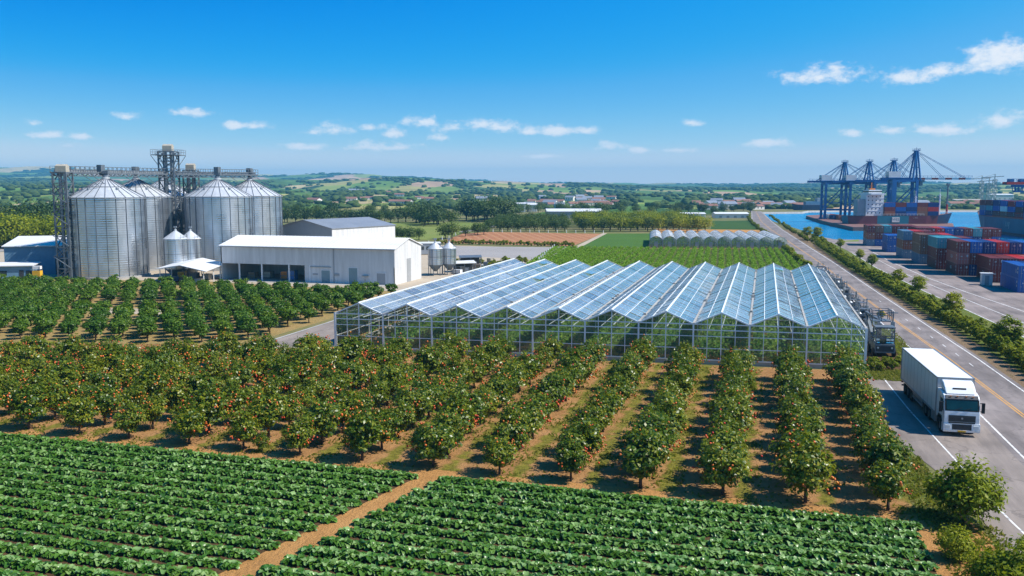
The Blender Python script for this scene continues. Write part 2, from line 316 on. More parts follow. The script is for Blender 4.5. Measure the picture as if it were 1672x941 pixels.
M['crane_blue'] = dull('crane_blue_paint', (0.015,0.13,0.34), 0.5, var=0.15, scale=0.3)
M['bark'] = dull('bark', (0.09,0.06,0.04), 0.95, var=0.3, scale=8, bump=0.6, bscale=18)
M['wood'] = dull('weathered_wood', (0.3,0.21,0.13), 0.85, var=0.25, scale=3)
M['terracotta'] = dull('clay_roof_tiles', (0.24,0.12,0.09), 0.8, var=0.2, scale=0.3)
M['render_white'] = dull('white_render', (0.7,0.68,0.64), 0.8, var=0.08, scale=0.3)
M['tarp'] = dull('pale_tarpaulin', (0.68,0.68,0.66), 0.6, var=0.12, scale=0.8)
M['blue_plastic'] = dull('blue_plastic', (0.05,0.16,0.4), 0.4, var=0.15)
M['window'] = dull('dark_window_glass', (0.02,0.035,0.045), 0.06, var=0.1, spec=0.8)
M['orange'] = leafmat('orange_fruit_skin', [(0.42,0.045,0.01),(0.6,0.11,0.012),(0.66,0.23,0.02)], 0.4, 0.0, 0.5, 0.05)
M['orange_leaf'] = leafmat('citrus_leaf', [(0.03,0.08,0.004),(0.065,0.135,0.005),(0.13,0.195,0.007),(0.21,0.25,0.010),(0.33,0.32,0.018)], 0.36, 0.4, 0.45, 0.16)
M['young_leaf'] = leafmat('young_tree_leaf', [(0.04,0.105,0.006),(0.08,0.175,0.008),(0.15,0.245,0.012)], 0.45, 0.4, 0.35, 0.2)
M['bush_leaf'] = leafmat('hedge_leaf', [(0.13,0.185,0.005),(0.24,0.285,0.007),(0.37,0.38,0.010)], 0.5, 0.45, 0.25, 0.15)
M['tree_leaf'] = leafmat('broadleaf', [(0.04,0.08,0.008),(0.07,0.12,0.012),(0.11,0.16,0.018)], 0.55, 0.35, 0.3, 0.22)
M['dark_tree_leaf'] = leafmat('dark_broadleaf', [(0.026,0.06,0.010),(0.045,0.085,0.013),(0.07,0.115,0.016)], 0.55, 0.2, 0.3, 0.2)
M['cabbage_leaf'] = leafmat('cabbage_leaf', [(0.03,0.1,0.008),(0.065,0.175,0.014),(0.13,0.28,0.035),(0.33,0.5,0.18)], 0.33, 0.35, 0.55, 0.12)  # palest stop puts the leaf glints into the colour
M['crop_leaf'] = leafmat('greenhouse_crop_leaf', [(0.09,0.2,0.012),(0.16,0.3,0.02),(0.28,0.42,0.05)], 0.5, 0.5, 0.3, 0.1)
M['lime_leaf'] = leafmat('lime_crop_leaf', [(0.085,0.2,0.005),(0.14,0.28,0.007),(0.2,0.34,0.012)], 0.6, 0.35, 0.2, 0.08)
M['grass_blade'] = leafmat('grass_blade', [(0.12,0.16,0.012),(0.19,0.22,0.02),(0.3,0.27,0.06)], 0.6, 0.55, 0.1, 0.05)

# ------------------------------------------------------------------ foliage
def leaves(Pc, Nrm, size, rng, asp=0.5, droop=0.0, nj=0.55):
    """diamond leaf cards at Pc facing roughly Nrm"""
    n = len(Pc); s = np.asarray(size).reshape(-1, 1)*np.ones((n, 1))
    Nn = Nrm+rng.normal(0, nj, (n, 3)); Nn /= np.linalg.norm(Nn, axis=1, keepdims=True)+1e-9
    t = rng.normal(0, 1, (n, 3)); t[:, 2] -= droop; t -= Nn*np.sum(t*Nn, axis=1, keepdims=True); t /= np.linalg.norm(t, axis=1, keepdims=True)+1e-9
    b = np.cross(Nn, t)
    V = np.stack([Pc-t*s*0.5, Pc+b*s*asp*0.5+Nn*s*0.08, Pc+t*s*0.5, Pc-b*s*asp*0.5+Nn*s*0.08], axis=1).reshape(-1, 3)
    F = np.arange(4*n).reshape(n, 4)
    return V, F
def crown_mesh(name, mat, seed, r=1.6, h=2.2, z0=0.7, nl=26, per=60, size=0.2, lobe=0.55, spiky=0.25, asp=0.5, flat=1.0, up=0.6, nj=0.45, core=0):
    rng = np.random.default_rng(seed)
    Ps = []; Ns = []; cz = z0+h*0.48
    for i in range(nl):
        d = rng.normal(0, 1, 3); d /= np.linalg.norm(d); k = rng.uniform(0.45, 0.86)
        c = np.array([d[0]*r*k, d[1]*r*k, cz+d[2]*h*0.5*k*flat])
        lr = lobe*rng.uniform(0.7, 1.25)*r/1.6
        q = rng.normal(0, 1, (per, 3)); q /= np.linalg.norm(q, axis=1, keepdims=True); q[:, 2] = np.abs(q[:, 2])*0.75+q[:, 2]*0.25
        rad = lr*rng.uniform(0.6, 1.0+spiky, (per, 1))
        Ps.append(c+q*rad); o = (c-np.array([0, 0, cz])); o = o/(np.linalg.norm(o)+1e-6)
        Ns.append(q*0.7+o*0.45+np.array([0.25, 0.05, up]))
    if core:
        q = rng.normal(0, 1, (core, 3)); q /= np.linalg.norm(q, axis=1, keepdims=True); Ps.append(q*rng.uniform(.45, .8, (core, 1))*np.array([r, r, h*0.5])+np.array([0, 0, cz])); Ns.append(q+np.array([0, 0, up*.5]))
    Pc = np.concatenate(Ps); Nn = np.concatenate(Ns)
    keep = Pc[:, 2] > z0*0.75; Pc = Pc[keep]; Nn = Nn[keep]
    V, F = leaves(Pc, Nn/np.linalg.norm(Nn, axis=1, keepdims=True), size*rng.uniform(0.65, 1.3, len(Pc)), rng, asp, nj=nj)
    return npmesh(name, V, F, mat)
def trunk_mesh(name, seed, h=0.9, r=0.09, spread=0.7, top=1.6, nb=5):
    rng = random.Random(seed); b = MB()
    b.cyl((0,0,-0.05), (0,0,h), r*1.25, r*0.9, 8)
    for i in range(nb):
        a = 2*math.pi*i/nb+rng.uniform(-.4,.4); m = Vector((math.cos(a)*spread*0.45, math.sin(a)*spread*0.45, h+(top-h)*0.45)); e = Vector((math.cos(a)*spread, math.sin(a)*spread, top))
        b.cyl((0,0,h*0.85), m, r*0.72, r*0.5, 6); b.cyl(m, e, r*0.5, r*0.22, 6)
    return b.mesh(name, M['bark'], True)
def fruit_mesh(name, seed, r, h, z0, n=70, fr=0.075):
    rng = np.random.default_rng(seed)
    bm = bmesh.new(); bmesh.ops.create_icosphere(bm, subdivisions=1, radius=1); bv = np.array([v.co[:] for v in bm.verts]); bf = np.array([[v.index for v in f.verts] for f in bm.faces]); bm.free()
    d = np.repeat(rng.normal(0, 1, (n//3+1, 3)), 3, axis=0)[:n]; d[:, 2] = d[:, 2]*0.8-0.2; d /= np.linalg.norm(d, axis=1, keepdims=True); d += rng.normal(0, .13, (n, 3))
    k = rng.uniform(0.84, 1.08, (n, 1)); c = d*k*np.array([r, r, h*0.5])*0.97+np.array([0, 0, z0+h*0.48])
    c = c[c[:, 2] > z0*0.8]
    s = fr*rng.uniform(0.75, 1.2, (len(c), 1, 1))
    V = (c[:, None, :]+bv[None]*s).reshape(-1, 3); F = (bf[None]+np.arange(len(c))[:, None, None]*len(bv)).reshape(-1, 3)
    return npmesh(name, V, F, M['orange'], True)
def tree_proto(name, crown, trunk, fruit=None):
    e = bpy.data.objects.new(name, None); e.empty_display_size = 0.3
    parts = [('trunk', trunk), ('crown', crown)]+([('fruit', fruit)] if fruit else [])
    return (name, parts)
def plant_tree(proto, x, y, rz, s, label, cat, group, z=0.0):
    name, parts = proto
    e = thing(name, label, cat, (x, y, z), rz, group); e.scale = (s, s, s)
    for pn, me in parts:
        o = link(pn, me, e)
        if pn == 'fruit': o['kind'] = 'stuff'
    return e

# ------------------------------------------------------------------ ground with harbour basin
ZW = -1.3
def flat(name, pts, z, mat, kind='structure'):
    me = bpy.data.meshes.new(name); me.from_pydata([(x, y, z) for x, y in pts], [], [tuple(range(len(pts)))])
    bm = bmesh.new(); bm.from_mesh(me); bmesh.ops.triangulate(bm, faces=bm.faces); 
    for f in bm.faces:
        if f.normal.z < 0: f.normal_flip()
    bm.to_mesh(me); bm.free(); me.materials.append(mat)
    o = link(name, me); o['kind'] = kind; return o
SHORE = 726.0
def FL(f, lat): v = HD*f+rgt*lat; return (v.x, v.y)
basin = [G(1238,346.5), G(1262,361.5), G(1283,368), G(1306,375), G(1330,383.5), G(1352,390.5), G(1372,393.5), G(1402,391),
         (43,262), (56,240), (95,222), (330,205), FL(SHORE-25,560), G(1671,343.6), G(1560,343.6), G(1400,343.6), G(1320,344.2), G(1310,346)]
def build_ground():
    bm = bmesh.new()
    outer = [FL(-160,-520), FL(-160,420), FL(300,620), FL(SHORE,700), FL(SHORE,-640), FL(300,-620)]
    def loop(pts):
        vs = [bm.verts.new((x, y, 0)) for x, y in pts]
        return [bm.edges.new((vs[i], vs[(i+1) % len(vs)])) for i in range(len(vs))]
    es = loop(outer)+loop(basin)
    bmesh.ops.triangle_fill(bm, use_beauty=True, edges=es, normal=(0, 0, 1))
    me = bpy.data.meshes.new('ground'); bm.to_mesh(me); bm.free(); me.materials.append(M['ground'])
    o = link('ground', me); o['kind'] = 'structure'
    cx = sum(p[0] for p in basin)/len(basin); cy = sum(p[1] for p in basin)/len(basin); b = MB(); n = len(basin)
    for i in range(n):
        p = basin[i]; q = basin[(i+1) % n]
        b.quad((*p, 0), (*q, 0), (q[0]+(cx-q[0])*0.01, q[1]+(cy-q[1])*0.012, -3.2), (p[0]+(cx-p[0])*0.01, p[1]+(cy-p[1])*0.012, -3.2))
    o = b.build('quay_bank', M['concrete'], fixn=False); o['kind'] = 'structure'
build_ground()
def water_mat():
    m, nt, N, L, b = newmat('harbour_water'); tc = N.new('ShaderNodeTexCoord')
    b.inputs['Base Color'].default_value = (0.0, 0.16, 0.36, 1); b.inputs['Roughness'].default_value = 0.22; b.inputs['Specular IOR Level'].default_value = 0.35; b.inputs['IOR'].default_value = 1.33
    n = N.new('ShaderNodeTexNoise'); n.inputs['Scale'].default_value = 0.55; n.inputs['Detail'].default_value = 6; L.new(tc.outputs['Object'], n.inputs['Vector'])
    bp = N.new('ShaderNodeBump'); bp.inputs['Strength'].default_value = 0.6; bp.inputs['Distance'].default_value = 0.5; L.new(n.outputs['Fac'], bp.inputs['Height']); L.new(bp.outputs[0], b.inputs['Normal'])
    n2 = N.new('ShaderNodeTexNoise'); n2.inputs['Scale'].default_value = 0.012; n2.inputs['Detail'].default_value = 4; L.new(tc.outputs['Object'], n2.inputs['Vector'])
    r = ramp(N, [(0.35, (0.0,0.14,0.31)), (0.65, (0.003,0.24,0.46))]); L.new(n2.outputs['Fac'], r.inputs[0]); L.new(r.outputs[0], b.inputs['Base Color'])
    return m
M['water'] = water_mat()
flat('water', [FL(120,20), FL(120,640), FL(SHORE+20,640), FL(SHORE+20,180), FL(500,90)], ZW, M['water'])

# hills beyond the plain: a height field seen as patchwork of fields
def interp(xs, ys, x): return float(np.interp(x, xs, ys))
YN = ([-300,0,100,300,470,600,700,850,1000,1200,1300,1500,1672,1950], [306,308,304,313,317,316,320,323,322,319,321,327,323,322])
YM = ([-300,0,150,300,480,560,640,700,760,850,940,1100,1300,1440,1560,1672,1950], [294,294,297,299,299,296,290,291,295,300,304,309,308,304,302,301,300])
YF = ([-300,0,100,180,280,420,520,600,680,740,820,900,1000,1300,1672,1950], [272,275,275.5,280,283.5,286,288,288,292,296,298.5,300,302,303,301,300])
VK = np.array([SHORE, 900, 1250, 1650, 2400, 3200, 5000, 7200])
def fbm(x, y, sc, oc=4): return mnoise.fractal(Vector((x*sc, y*sc, 3.7)), 0.9, 2.0, oc)
def hill_h(f, lat):
    px = 836+FPX*lat/max(f, 1)*1.0
    HN = 18+(306-interp(*YN, px))/1430*1250; HM = 18+(306-interp(*YM, px))/1430*2400; HF = 18+(306-interp(*YF, px))/1430*5000
    z = np.interp(f, VK, [0, HN*0.35, HN, HN*0.72, HM, HM*0.8+HF*0.1, HF, HF*0.7])
    k = min(1, max(0, (f-SHORE-20)/400))
    return float(z + k*(fbm(lat, f, 0.0016)*f*0.0042+fbm(lat+900, f, 0.006, 3)*1.6))
FIELD_COLS = [(0.12,0.21,0.035),(0.16,0.24,0.045),(0.22,0.27,0.06),(0.34,0.31,0.11),(0.42,0.34,0.18),(0.075,0.14,0.03),(0.1,0.18,0.035),(0.45,0.31,0.2),(0.03,0.055,0.018),(0.035,0.06,0.02),(0.028,0.05,0.018)]
def build_hills():
    rng = np.random.default_rng(5)
    nu, nv = 420, 240
    T = np.linspace(-0.82, 0.82, nu); Fv = SHORE*np.exp(np.linspace(0, math.log(7200/SHORE), nv))
    V = np.zeros((nv, nu, 3)); LAT = np.zeros((nv, nu)); FW = np.zeros((nv, nu))
    for j in range(nv):
        f = Fv[j]
        for i in range(nu):
            lat = T[i]*f; z = hill_h(f, lat) if j else 0.0
            v = HD*f+rgt*lat; V[j, i] = (v.x, v.y, z); LAT[j, i] = lat; FW[j, i] = f
    idx = np.arange(nv*nu).reshape(nv, nu)
    F = np.stack([idx[:-1, :-1], idx[:-1, 1:], idx[1:, 1:], idx[1:, :-1]], axis=-1).reshape(-1, 4)
    # Voronoi patchwork in log-distance space: seeds with wide shallow cells
    ns = 900
    sf = SHORE*np.exp(rng.uniform(0, math.log(7200/SHORE), ns)); st = rng.uniform(-0.85, 0.85, ns); sl = st*sf
    sc = rng.integers(0, len(FIELD_COLS), ns)
    nk = np.array([mnoise.noise(Vector((a*0.0012, b*0.0012, 9.1))) for a, b in zip(sl, sf)])
    thr = np.where(sf < 1700, 0.42, 0.3); sc[nk > thr] = rng.choice([8, 9, 10, 5], (nk > thr).sum())
    lat = LAT.ravel(); fw = FW.ravel(); wob = np.array([mnoise.noise(Vector((a*0.004, b*0.004, 2))) for a, b in zip(lat, fw)])
    own = np.zeros(len(lat), int); d1 = np.zeros(len(lat)); d2 = np.zeros(len(lat))
    for a in range(0, len(lat), 4000):
        s = slice(a, a+4000)
        sca = fw[s][:, None]
        du = (lat[s][:, None]-sl[None])/sca*1.0+0.006*wob[s][:, None]; dv = np.log(fw[s][:, None]/sf[None])*0.42
        D = du*du+dv*dv; p = np.argpartition(D, 2, axis=1)[:, :2]; Dp = np.take_along_axis(D, p, 1); o = np.argsort(Dp, axis=1); p = np.take_along_axis(p, o, 1); Dp = np.sqrt(np.take_along_axis(Dp, o, 1))
        own[s] = p[:, 0]; d1[s] = Dp[:, 0]; d2[s] = Dp[:, 1]
    col = np.array(FIELD_COLS)[sc[own]]; col = np.clip(col*rng.uniform(0.85, 1.15, ns)[own][:, None], 0, 1)
    me = npmesh('hills', V.reshape(-1, 3), F, None, True); me.materials.clear()
    at = me.color_attributes.new('fieldcol', 'FLOAT_COLOR', 'POINT'); at.data.foreach_set('color', np.concatenate([col, np.ones((len(col), 1))], 1).astype(np.float32).ravel())
    m, nt, N, L, b = newmat('patchwork_fields'); ca = N.new('ShaderNodeVertexColor'); ca.layer_name = 'fieldcol'
    tc = N.new('ShaderNodeTexCoord'); nz = N.new('ShaderNodeTexNoise'); nz.inputs['Scale'].default_value = 0.02; nz.inputs['Detail'].default_value = 8; L.new(tc.outputs['Object'], nz.inputs['Vector'])
    mx = N.new('ShaderNodeMix'); mx.data_type = 'RGBA'; mx.blend_type = 'MULTIPLY'; mx.inputs[0].default_value = 0.6; r = ramp(N, [(0.3, (0.6,0.6,0.6)), (0.7, (1.25,1.25,1.2))]); L.new(nz.outputs['Fac'], r.inputs[0]); L.new(ca.outputs[0], mx.inputs[6]); L.new(r.outputs[0], mx.inputs[7])
    L.new(mx.outputs[2], b.inputs['Base Color']); b.inputs['Roughness'].default_value = 0.95; b.inputs['Specular IOR Level'].default_value = 0.1
    me.materials.append(m); o = link('hills', me); o['kind'] = 'structure'
    # woods and hedgerows: clumped crowns on forest cells and along field edges
    edge = (d2-d1)
    wood = np.isin(sc[own], [8, 9, 10])
    pick = np.where((wood & (rng.random(len(lat)) < np.where(fw > 2300, 0.4, 0.17))) | ((edge < 0.0035) & (fw < 2300) & (rng.random(len(lat)) < 0.2)))[0]
    bm = bmesh.new(); bmesh.ops.create_icosphere(bm, subdivisions=2, radius=1); bv = np.array([v.co[:] for v in bm.verts]); bf = np.array([[v.index for v in f.verts] for f in bm.faces]); bm.free()
    pv = V.reshape(-1, 3)[pick]; n = len(pick); fk = fw[pick]
    jit = rng.normal(0, 1, (n, 2))*(fk*0.0035)[:, None]
    rad = np.clip(2.2+fk*0.0009, 2.6, 6.5)*rng.uniform(0.6, 1.4, n)
    J = 1+rng.normal(0, 0.16, (n, len(bv), 1))
    X = bv[None]*J*rad[:, None, None]*np.array([1.25, 1.25, 0.7])*np.where(fk > 2300, np.array([[1.5], [1.5], [0.6]]), np.ones((3, 1))).T[:, None, :]
    X[:, :, 0] += (pv[:, 0]+jit[:, 0])[:, None]; X[:, :, 1] += (pv[:, 1]+jit[:, 1])[:, None]; X[:, :, 2] += (pv[:, 2]+rad*0.45)[:, None]
    Fc = (bf[None]+np.arange(n)[:, None, None]*len(bv)).reshape(-1, 3)
    o = link('woodland', npmesh('woodland', X.reshape(-1, 3), Fc, M['far_wood'], True)); tag(o, 'dark woods and hedgerows spread over the distant hills', 'woodland', None, 'stuff')
M['deck'] = dull('ship_deck', (0.2,0.1,0.08), 0.7, var=0.2, scale=0.4)
M['far_wood'] = leafmat('distant_wood', [(0.028,0.055,0.014),(0.042,0.078,0.018),(0.062,0.1,0.022)], 0.8, 0.0, 0.1, 0.05)
build_hills()
# ------------------------------------------------------------------ fields, yards and roads laid as sheets
def GP(l): return [G(*p) for p in l]
SK = 0.085                                             # the greenhouse front is slightly skewed to its ridges
def ghy(x): return 91.0+SK*(x-10.0)                    # front wall line
flat('orchard_two_ground', [(-57,84),(-96,76),(-175,90),(-175,140),(-146,137),(-104,143),(-57,138)], 0.006, M['orchard2_soil'])
flat('orchard_ground', [(-110,49.6),(9.6,49.6),(9.2,64),(9.0,75),(9.3,90.4),(-45.6,ghy(-45.6)-0.4),(-58,86),(-96,77),(-125,78)], 0.010, M['orchard_soil'])
flat('vegetable_field_ground', [(-90,20),(14.5,20),(12.6,40),(11.6,49),(9.2,60),(8.6,50.6),(-90,50.6)], 0.014, M['field_soil'])
flat('vegetable_bed_ground', [(-88,22),(-26.3,24),(-20.3,48.9),(-88,48.9)], 0.020, M['veg_soil'])
flat('vegetable_bed_ground', [(-24.2,24),(8.9,24),(8.1,48.9),(-18.4,48.9)], 0.020, M['veg_soil'])
flat('gravel_yard', [(-200,133),(-146,137.4),(-104,143.4),(-57,138.4),(-55.2,120),(-55.2,86),(-48,86),(-48,150),(-53,204),(-61,252),(-100,256),(-210,250)], 0.016, M['yard'])
flat('service_lane', [(-55.4,86.2),(-45.8,87.0),(-46.4,152),(-56,152)], 0.022, M['asphalt2'])
flat('lane_kerb', [(-55.7,86.2),(-55.3,86.2),(-55.9,152),(-56.3,152)], 0.05, M['concrete'])
flat('hardstanding', GP([(690,402),(905,404),(935,402),(895,414),(868,424),(790,420),(700,418)]), 0.022, M['yard_grey'])
flat('yard_road', GP([(868,424),(895,414),(930,404),(948,404),(905,417),(880,429)]), 0.026, M['yard_grey'])
flat('lime_field_ground', [(-47,152),(-52.5,204),(-60,253),(7.3,267),(10.6,203),(9.6,152)], 0.012, M['lime_field'])
flat('green_field', GP([(948,404),(1060,404.6),(1070,381.5),(986,381.5)]), 0.012, M['green_field'])
flat('ploughed_field', GP([(716,397),(935,402),(984,382),(795,379),(755,382)]), 0.012, M['plough'])
flat('field_track', GP([(936,404.5),(947,404.5),(992,381),(984,381)]), 0.024, M['yard'])
flat('meadow', GP([(460,388),(700,392),(790,374),(820,365),(640,362),(460,366)]), 0.012, M['pale_field'])
flat('country_lane', GP([(742,380),(770,378),(860,360),(845,360)]), 0.024, M['yard_grey'])
flat('dark_field', GP([(1160,377),(1262,377),(1238,360),(1163,361)]), 0.012, M['dark_field'])
flat('far_field', GP([(868,350),(1040,352),(1040,340),(935,338)]), 0.012, M['green_field'])
flat('far_field', GP([(1046,352),(1195,350),(1180,342),(1046,341)]), 0.014, M['dark_field'])
flat('far_field', GP([(0,392),(130,388),(130,372),(0,376)]), 0.012, M['pale_field'])
flat('pale_strip', GP([(-40,382),(90,376),(90,373.5),(-40,377)]), 0.02, M['yard'])
flat('west_road', GP([(-60,418),(30,408),(30,402),(-60,408)]), 0.022, M['yard_grey'])
flat('far_meadow', GP([(250,352),(700,352),(700,344),(250,344)]), 0.012, M['pale_field'])
flat('greenhouse_floor', [(-45,ghy(-45)+.3),(9.7,ghy(9.7)+.3),(9.3,156),(-45,151)], 0.018, M['field_soil'])
flat('tunnel_ground', GP([(1056,405.5),(1288,407.5),(1272,376),(1072,374)]), 0.018, M['field_soil'])
flat('verge', [(10.2,86),(16.9,86),(16.4,110),(15.0,130),(13.0,160),(10.2,222),(9.7,150),(10.1,95)], 0.014, M['verge'])
flat('machine_pad', [(10.4,91),(14.4,92),(14.6,110),(13.0,150),(11.8,186),(10.2,186),(10.2,110)], 0.020, M['veg_soil'])
flat('verge', [(8.6,50),(10.9,50),(9.9,62),(9.1,75),(8.7,75)], 0.018, M['verge'])
RY = [20,36,50,75,100,128,158,220,290,390,482,691]
RL = [18.0,17.6,17.4,17.0,16.5,15.3,13.4,10.4,5.8,-0.6,-6.2,-9.5]
RC = [21.4,21.0,20.7,20.25,19.1,17.4,15.85,13.2,8.9,2.8,-1.6,-6.5]
RR = [24.4,24.1,23.7,22.9,22.1,20.7,19.2,16.4,12.6,7.4,3.7,-3.2]
YS = [20+i*(691-20)/160 for i in range(161)]
def at_y(tab, y): return float(np.interp(y, RY, tab))
def strip(name, left, right, z, mat, ys=YS, kind='structure'):
    b = MB(); n = len(ys)
    b.add([p for y in ys for p in ((left(y), y, z), (right(y), y, z))], [(2*i, 2*i+1, 2*i+3, 2*i+2) for i in range(n-1)])
    o = b.build(name, mat, fixn=False); o['kind'] = kind; return o
strip('road', lambda y: at_y(RL, y)-0.5, lambda y: at_y(RR, y)+0.5, 0.030, M['asphalt'])
LBY = [20,36,44,51,59,64,71,80,88.2]; LBX = [13.2,12.5,12.2,11.9,11.1,10.0,9.3,9.2,9.3]
strip('layby', lambda y: float(np.interp(y, LBY, LBX)), lambda y: at_y(RL, y)-0.495, 0.026, M['asphalt2'], [20+i*68.2/60 for i in range(61)])
strip('road_marking', lambda y: at_y(RL, y)-0.07, lambda y: at_y(RL, y)+0.07, 0.035, M['line_white'])
strip('road_marking', lambda y: at_y(RR, y)-0.07, lambda y: at_y(RR, y)+0.07, 0.035, M['line_white'])
for s in (-0.13, 0.13): strip('road_marking', lambda y: at_y(RC, y)+s-0.06, lambda y: at_y(RC, y)+s+0.06, 0.035, M['line_yellow'])
LX = lambda y: float(np.interp(y, [20,30,49.4,51.4,60.4,75.2,88.2], [15.0,14.4,13.6,13.3,12.8,11.8,11.3]))
strip('road_marking', lambda y: LX(y)-0.06, lambda y: LX(y)+0.06, 0.031, M['line_white'], [20+i*68.2/40 for i in range(41)])
for k, yy in enumerate([96,101.5,107,113,119.5,127,136,147]):      # worn lane dashes
    xx = (at_y(RC, yy)+at_y(RR, yy))/2
    strip('road_marking', lambda y: xx-0.05+(yy-y)*0.03, lambda y: xx+0.05+(yy-y)*0.03, 0.035, M['line_white'], [yy, yy+(1.6 if k != 6 else 2.4)])
HGP = [(24.6,22),(24.4,60)]+[G(1672,611),G(1569,545),G(1493,503),G(1430,466),G(1377,434),G(1335,404)]+[(16.6,345),(12,390)]
HGX = lambda y: float(np.interp(y, [p[1] for p in HGP], [p[0] for p in HGP]))
print('hedge', [(round(a,1),round(b,1)) for a,b in HGP])
strip('median_bed', lambda y: at_y(RR, y)+0.5, HGX, 0.020, M['verge_soil'], [20+i*(390-20)/80 for i in range(81)])
PL = [(24.6,22)]+[G(1900,690),G(1800,626)]+GP([(1659,543.5),(1572,503.8),(1511,476.7),(1431.4,437.9),(1392,414)])+[(21.5,300),(17.8,346)]
PM = [G(1850,600)]+GP([(1672,528),(1574,488),(1511,462),(1470,444),(1425,420)])
PR = [G(1900,600)]+GP([(1672,509),(1576,476.7),(1514.5,454),(1456.7,428.8),(1425,412)])
def ribbon(name, pts, w, z, mat):
    b = MB(); vs = []; n = len(pts)
    for i, p in enumerate(pts):
        a = Vector(pts[max(0, i-1)]); c = Vector(pts[min(n-1, i+1)]); t = (c-a).normalized(); q = Vector((t.y, -t.x))*w/2
        vs += [(p[0]-q.x, p[1]-q.y, z), (p[0]+q.x, p[1]+q.y, z)]
    b.add(vs, [(2*i, 2*i+1, 2*i+3, 2*i+2) for i in range(n-1)]); o = b.build(name, mat); o['kind'] = 'structure'
flat('port_yard', PL+[(24,322),(32,322.5),(52,299),(70,271),(110,249),(320,224),(320,40),(60,20)], 0.024, M['port_asphalt'])
flat('median_grass', [(HGX(y)-.02, y) for y in (20,50,75,100,128,158,220,290,330)]+[(20.5,330),(22.5,300)]+list(reversed(PL[1:-2]))+[(30,20)], 0.016, M['verge'])
flat('quay_grass', GP([(1345,389),(1400,393.5),(1400,388.6),(1352,386.8)])if False else [G(1372,395),G(1402,394.6),G(1402,391.6),G(1374,393.9)], 0.03, M['pale_field'])
ribbon('road_marking', PL[2:-2], 0.16, 0.029, M['line_white']); ribbon('road_marking', PM, 0.14, 0.029, M['line_white']); ribbon('road_marking', PR, 0.16, 0.029, M['line_white'])
# ------------------------------------------------------------------ cabbage field
def cabbage_mesh(seed, scale=1.0):
    rng = np.random.default_rng(seed); Vs = []; Fs = []; o = 0
    for k in range(20):
        ring = k/20; a = k*2.399+rng.uniform(-.3, .3); ln = rng.uniform(0.34, 0.46)*(0.9+0.06*ring); wd = ln*rng.uniform(0.62, 0.85); el = R(84-40*ring+rng.uniform(-12, 12))
        d = np.array([math.cos(a), math.sin(a), 0]); s = np.array([-math.sin(a), math.cos(a), 0]); tw = rng.uniform(-.35, .35)
        base = d*0.05*ring+np.array([0, 0, 0.05]); pts = []
        for i, t in enumerate((0.0, 0.35, 0.7, 1.0)):
            e = el-(t**1.5)*R(40+25*rng.random()); rr = ln*t
            c = base+d*rr*math.cos(e)+np.array([0, 0, rr*math.sin(max(e, -0.1))])
            w = wd*(0.16, 0.8, 1.0, 0.42)[i]*0.5; cup = w*0.38
            wav = rng.normal(0, 0.02, 2)
            pts += [c-s*w+np.array([0, 0, cup+wav[0]])+d*0.0, c+np.array([0, 0, tw*0.03]), c+s*w+np.array([0, 0, cup+wav[1]])]
        Vs += pts
        for i in range(3):
            for j in range(2): b = o+i*3+j; Fs.append((b, b+1, b+4, b+3))
        o += 12
    return np.array(Vs)*scale, np.array(Fs)
def build_cabbages():
    rng = np.random.default_rng(11); protos = [cabbage_mesh(s) for s in range(6)]
    mes = [npmesh('cabbage_plant', v, f, M['cabbage_leaf'], True) for v, f in protos]
    plants = []
    for r in range(19):
        y0 = 48.6-r*1.3
        for side in (0, 1):
            x = -74.0 if side == 0 else -18.75-(48.8-y0)*0.235+0.35
            xe = (-20.0-(48.8-y0)*0.235-0.3) if side == 0 else 8.3
            while x < xe:
                xx = x+rng.normal(0, 0.05); yy = y0+rng.normal(0, 0.035); d = vis(xx, yy, 0.2, 0.16)
                if d and not vis(xx, yy, 0.2, 0.0): d += 500
                if d and rng.random() > 0.015: plants.append((d, xx, yy, r, side, rng.uniform(0, 6.28), rng.uniform(0.9, 1.12), int(rng.integers(6))))
                x += 0.33
    plants.sort()
    for d, x, y, r, side, rz, s, k in plants[:300]:
        o = link('cabbage_plant', mes[k]); o.location = (x, y, 0.02); o.rotation_euler = (0, 0, rz); o.scale = (s, s, s)
        wh = 'left of' if side == 0 else 'right of'
        tag(o, 'dark green cabbage, %s row from the orchard, %s the dirt path' % (ordw(r+1), wh), 'cabbage plant', 'cabbage plants in the near field')
    Vs = []; Fs = []; o = 0
    for d, x, y, r, side, rz, s, k in plants[300:]:
        v, f = protos[k]; c, sn = math.cos(rz)*s, math.sin(rz)*s
        Vs.append(np.stack([v[:, 0]*c-v[:, 1]*sn+x, v[:, 0]*sn+v[:, 1]*c+y, v[:, 2]*s+0.02], 1)); Fs.append(f+o); o += len(v)
    ob = link('cabbage_rows', npmesh('cabbage_rows', np.concatenate(Vs), np.concatenate(Fs), M['cabbage_leaf'], True))
    tag(ob, 'dense rows of dark green cabbages across the field in front of the orchard', 'cabbages', None, 'stuff')
build_cabbages()
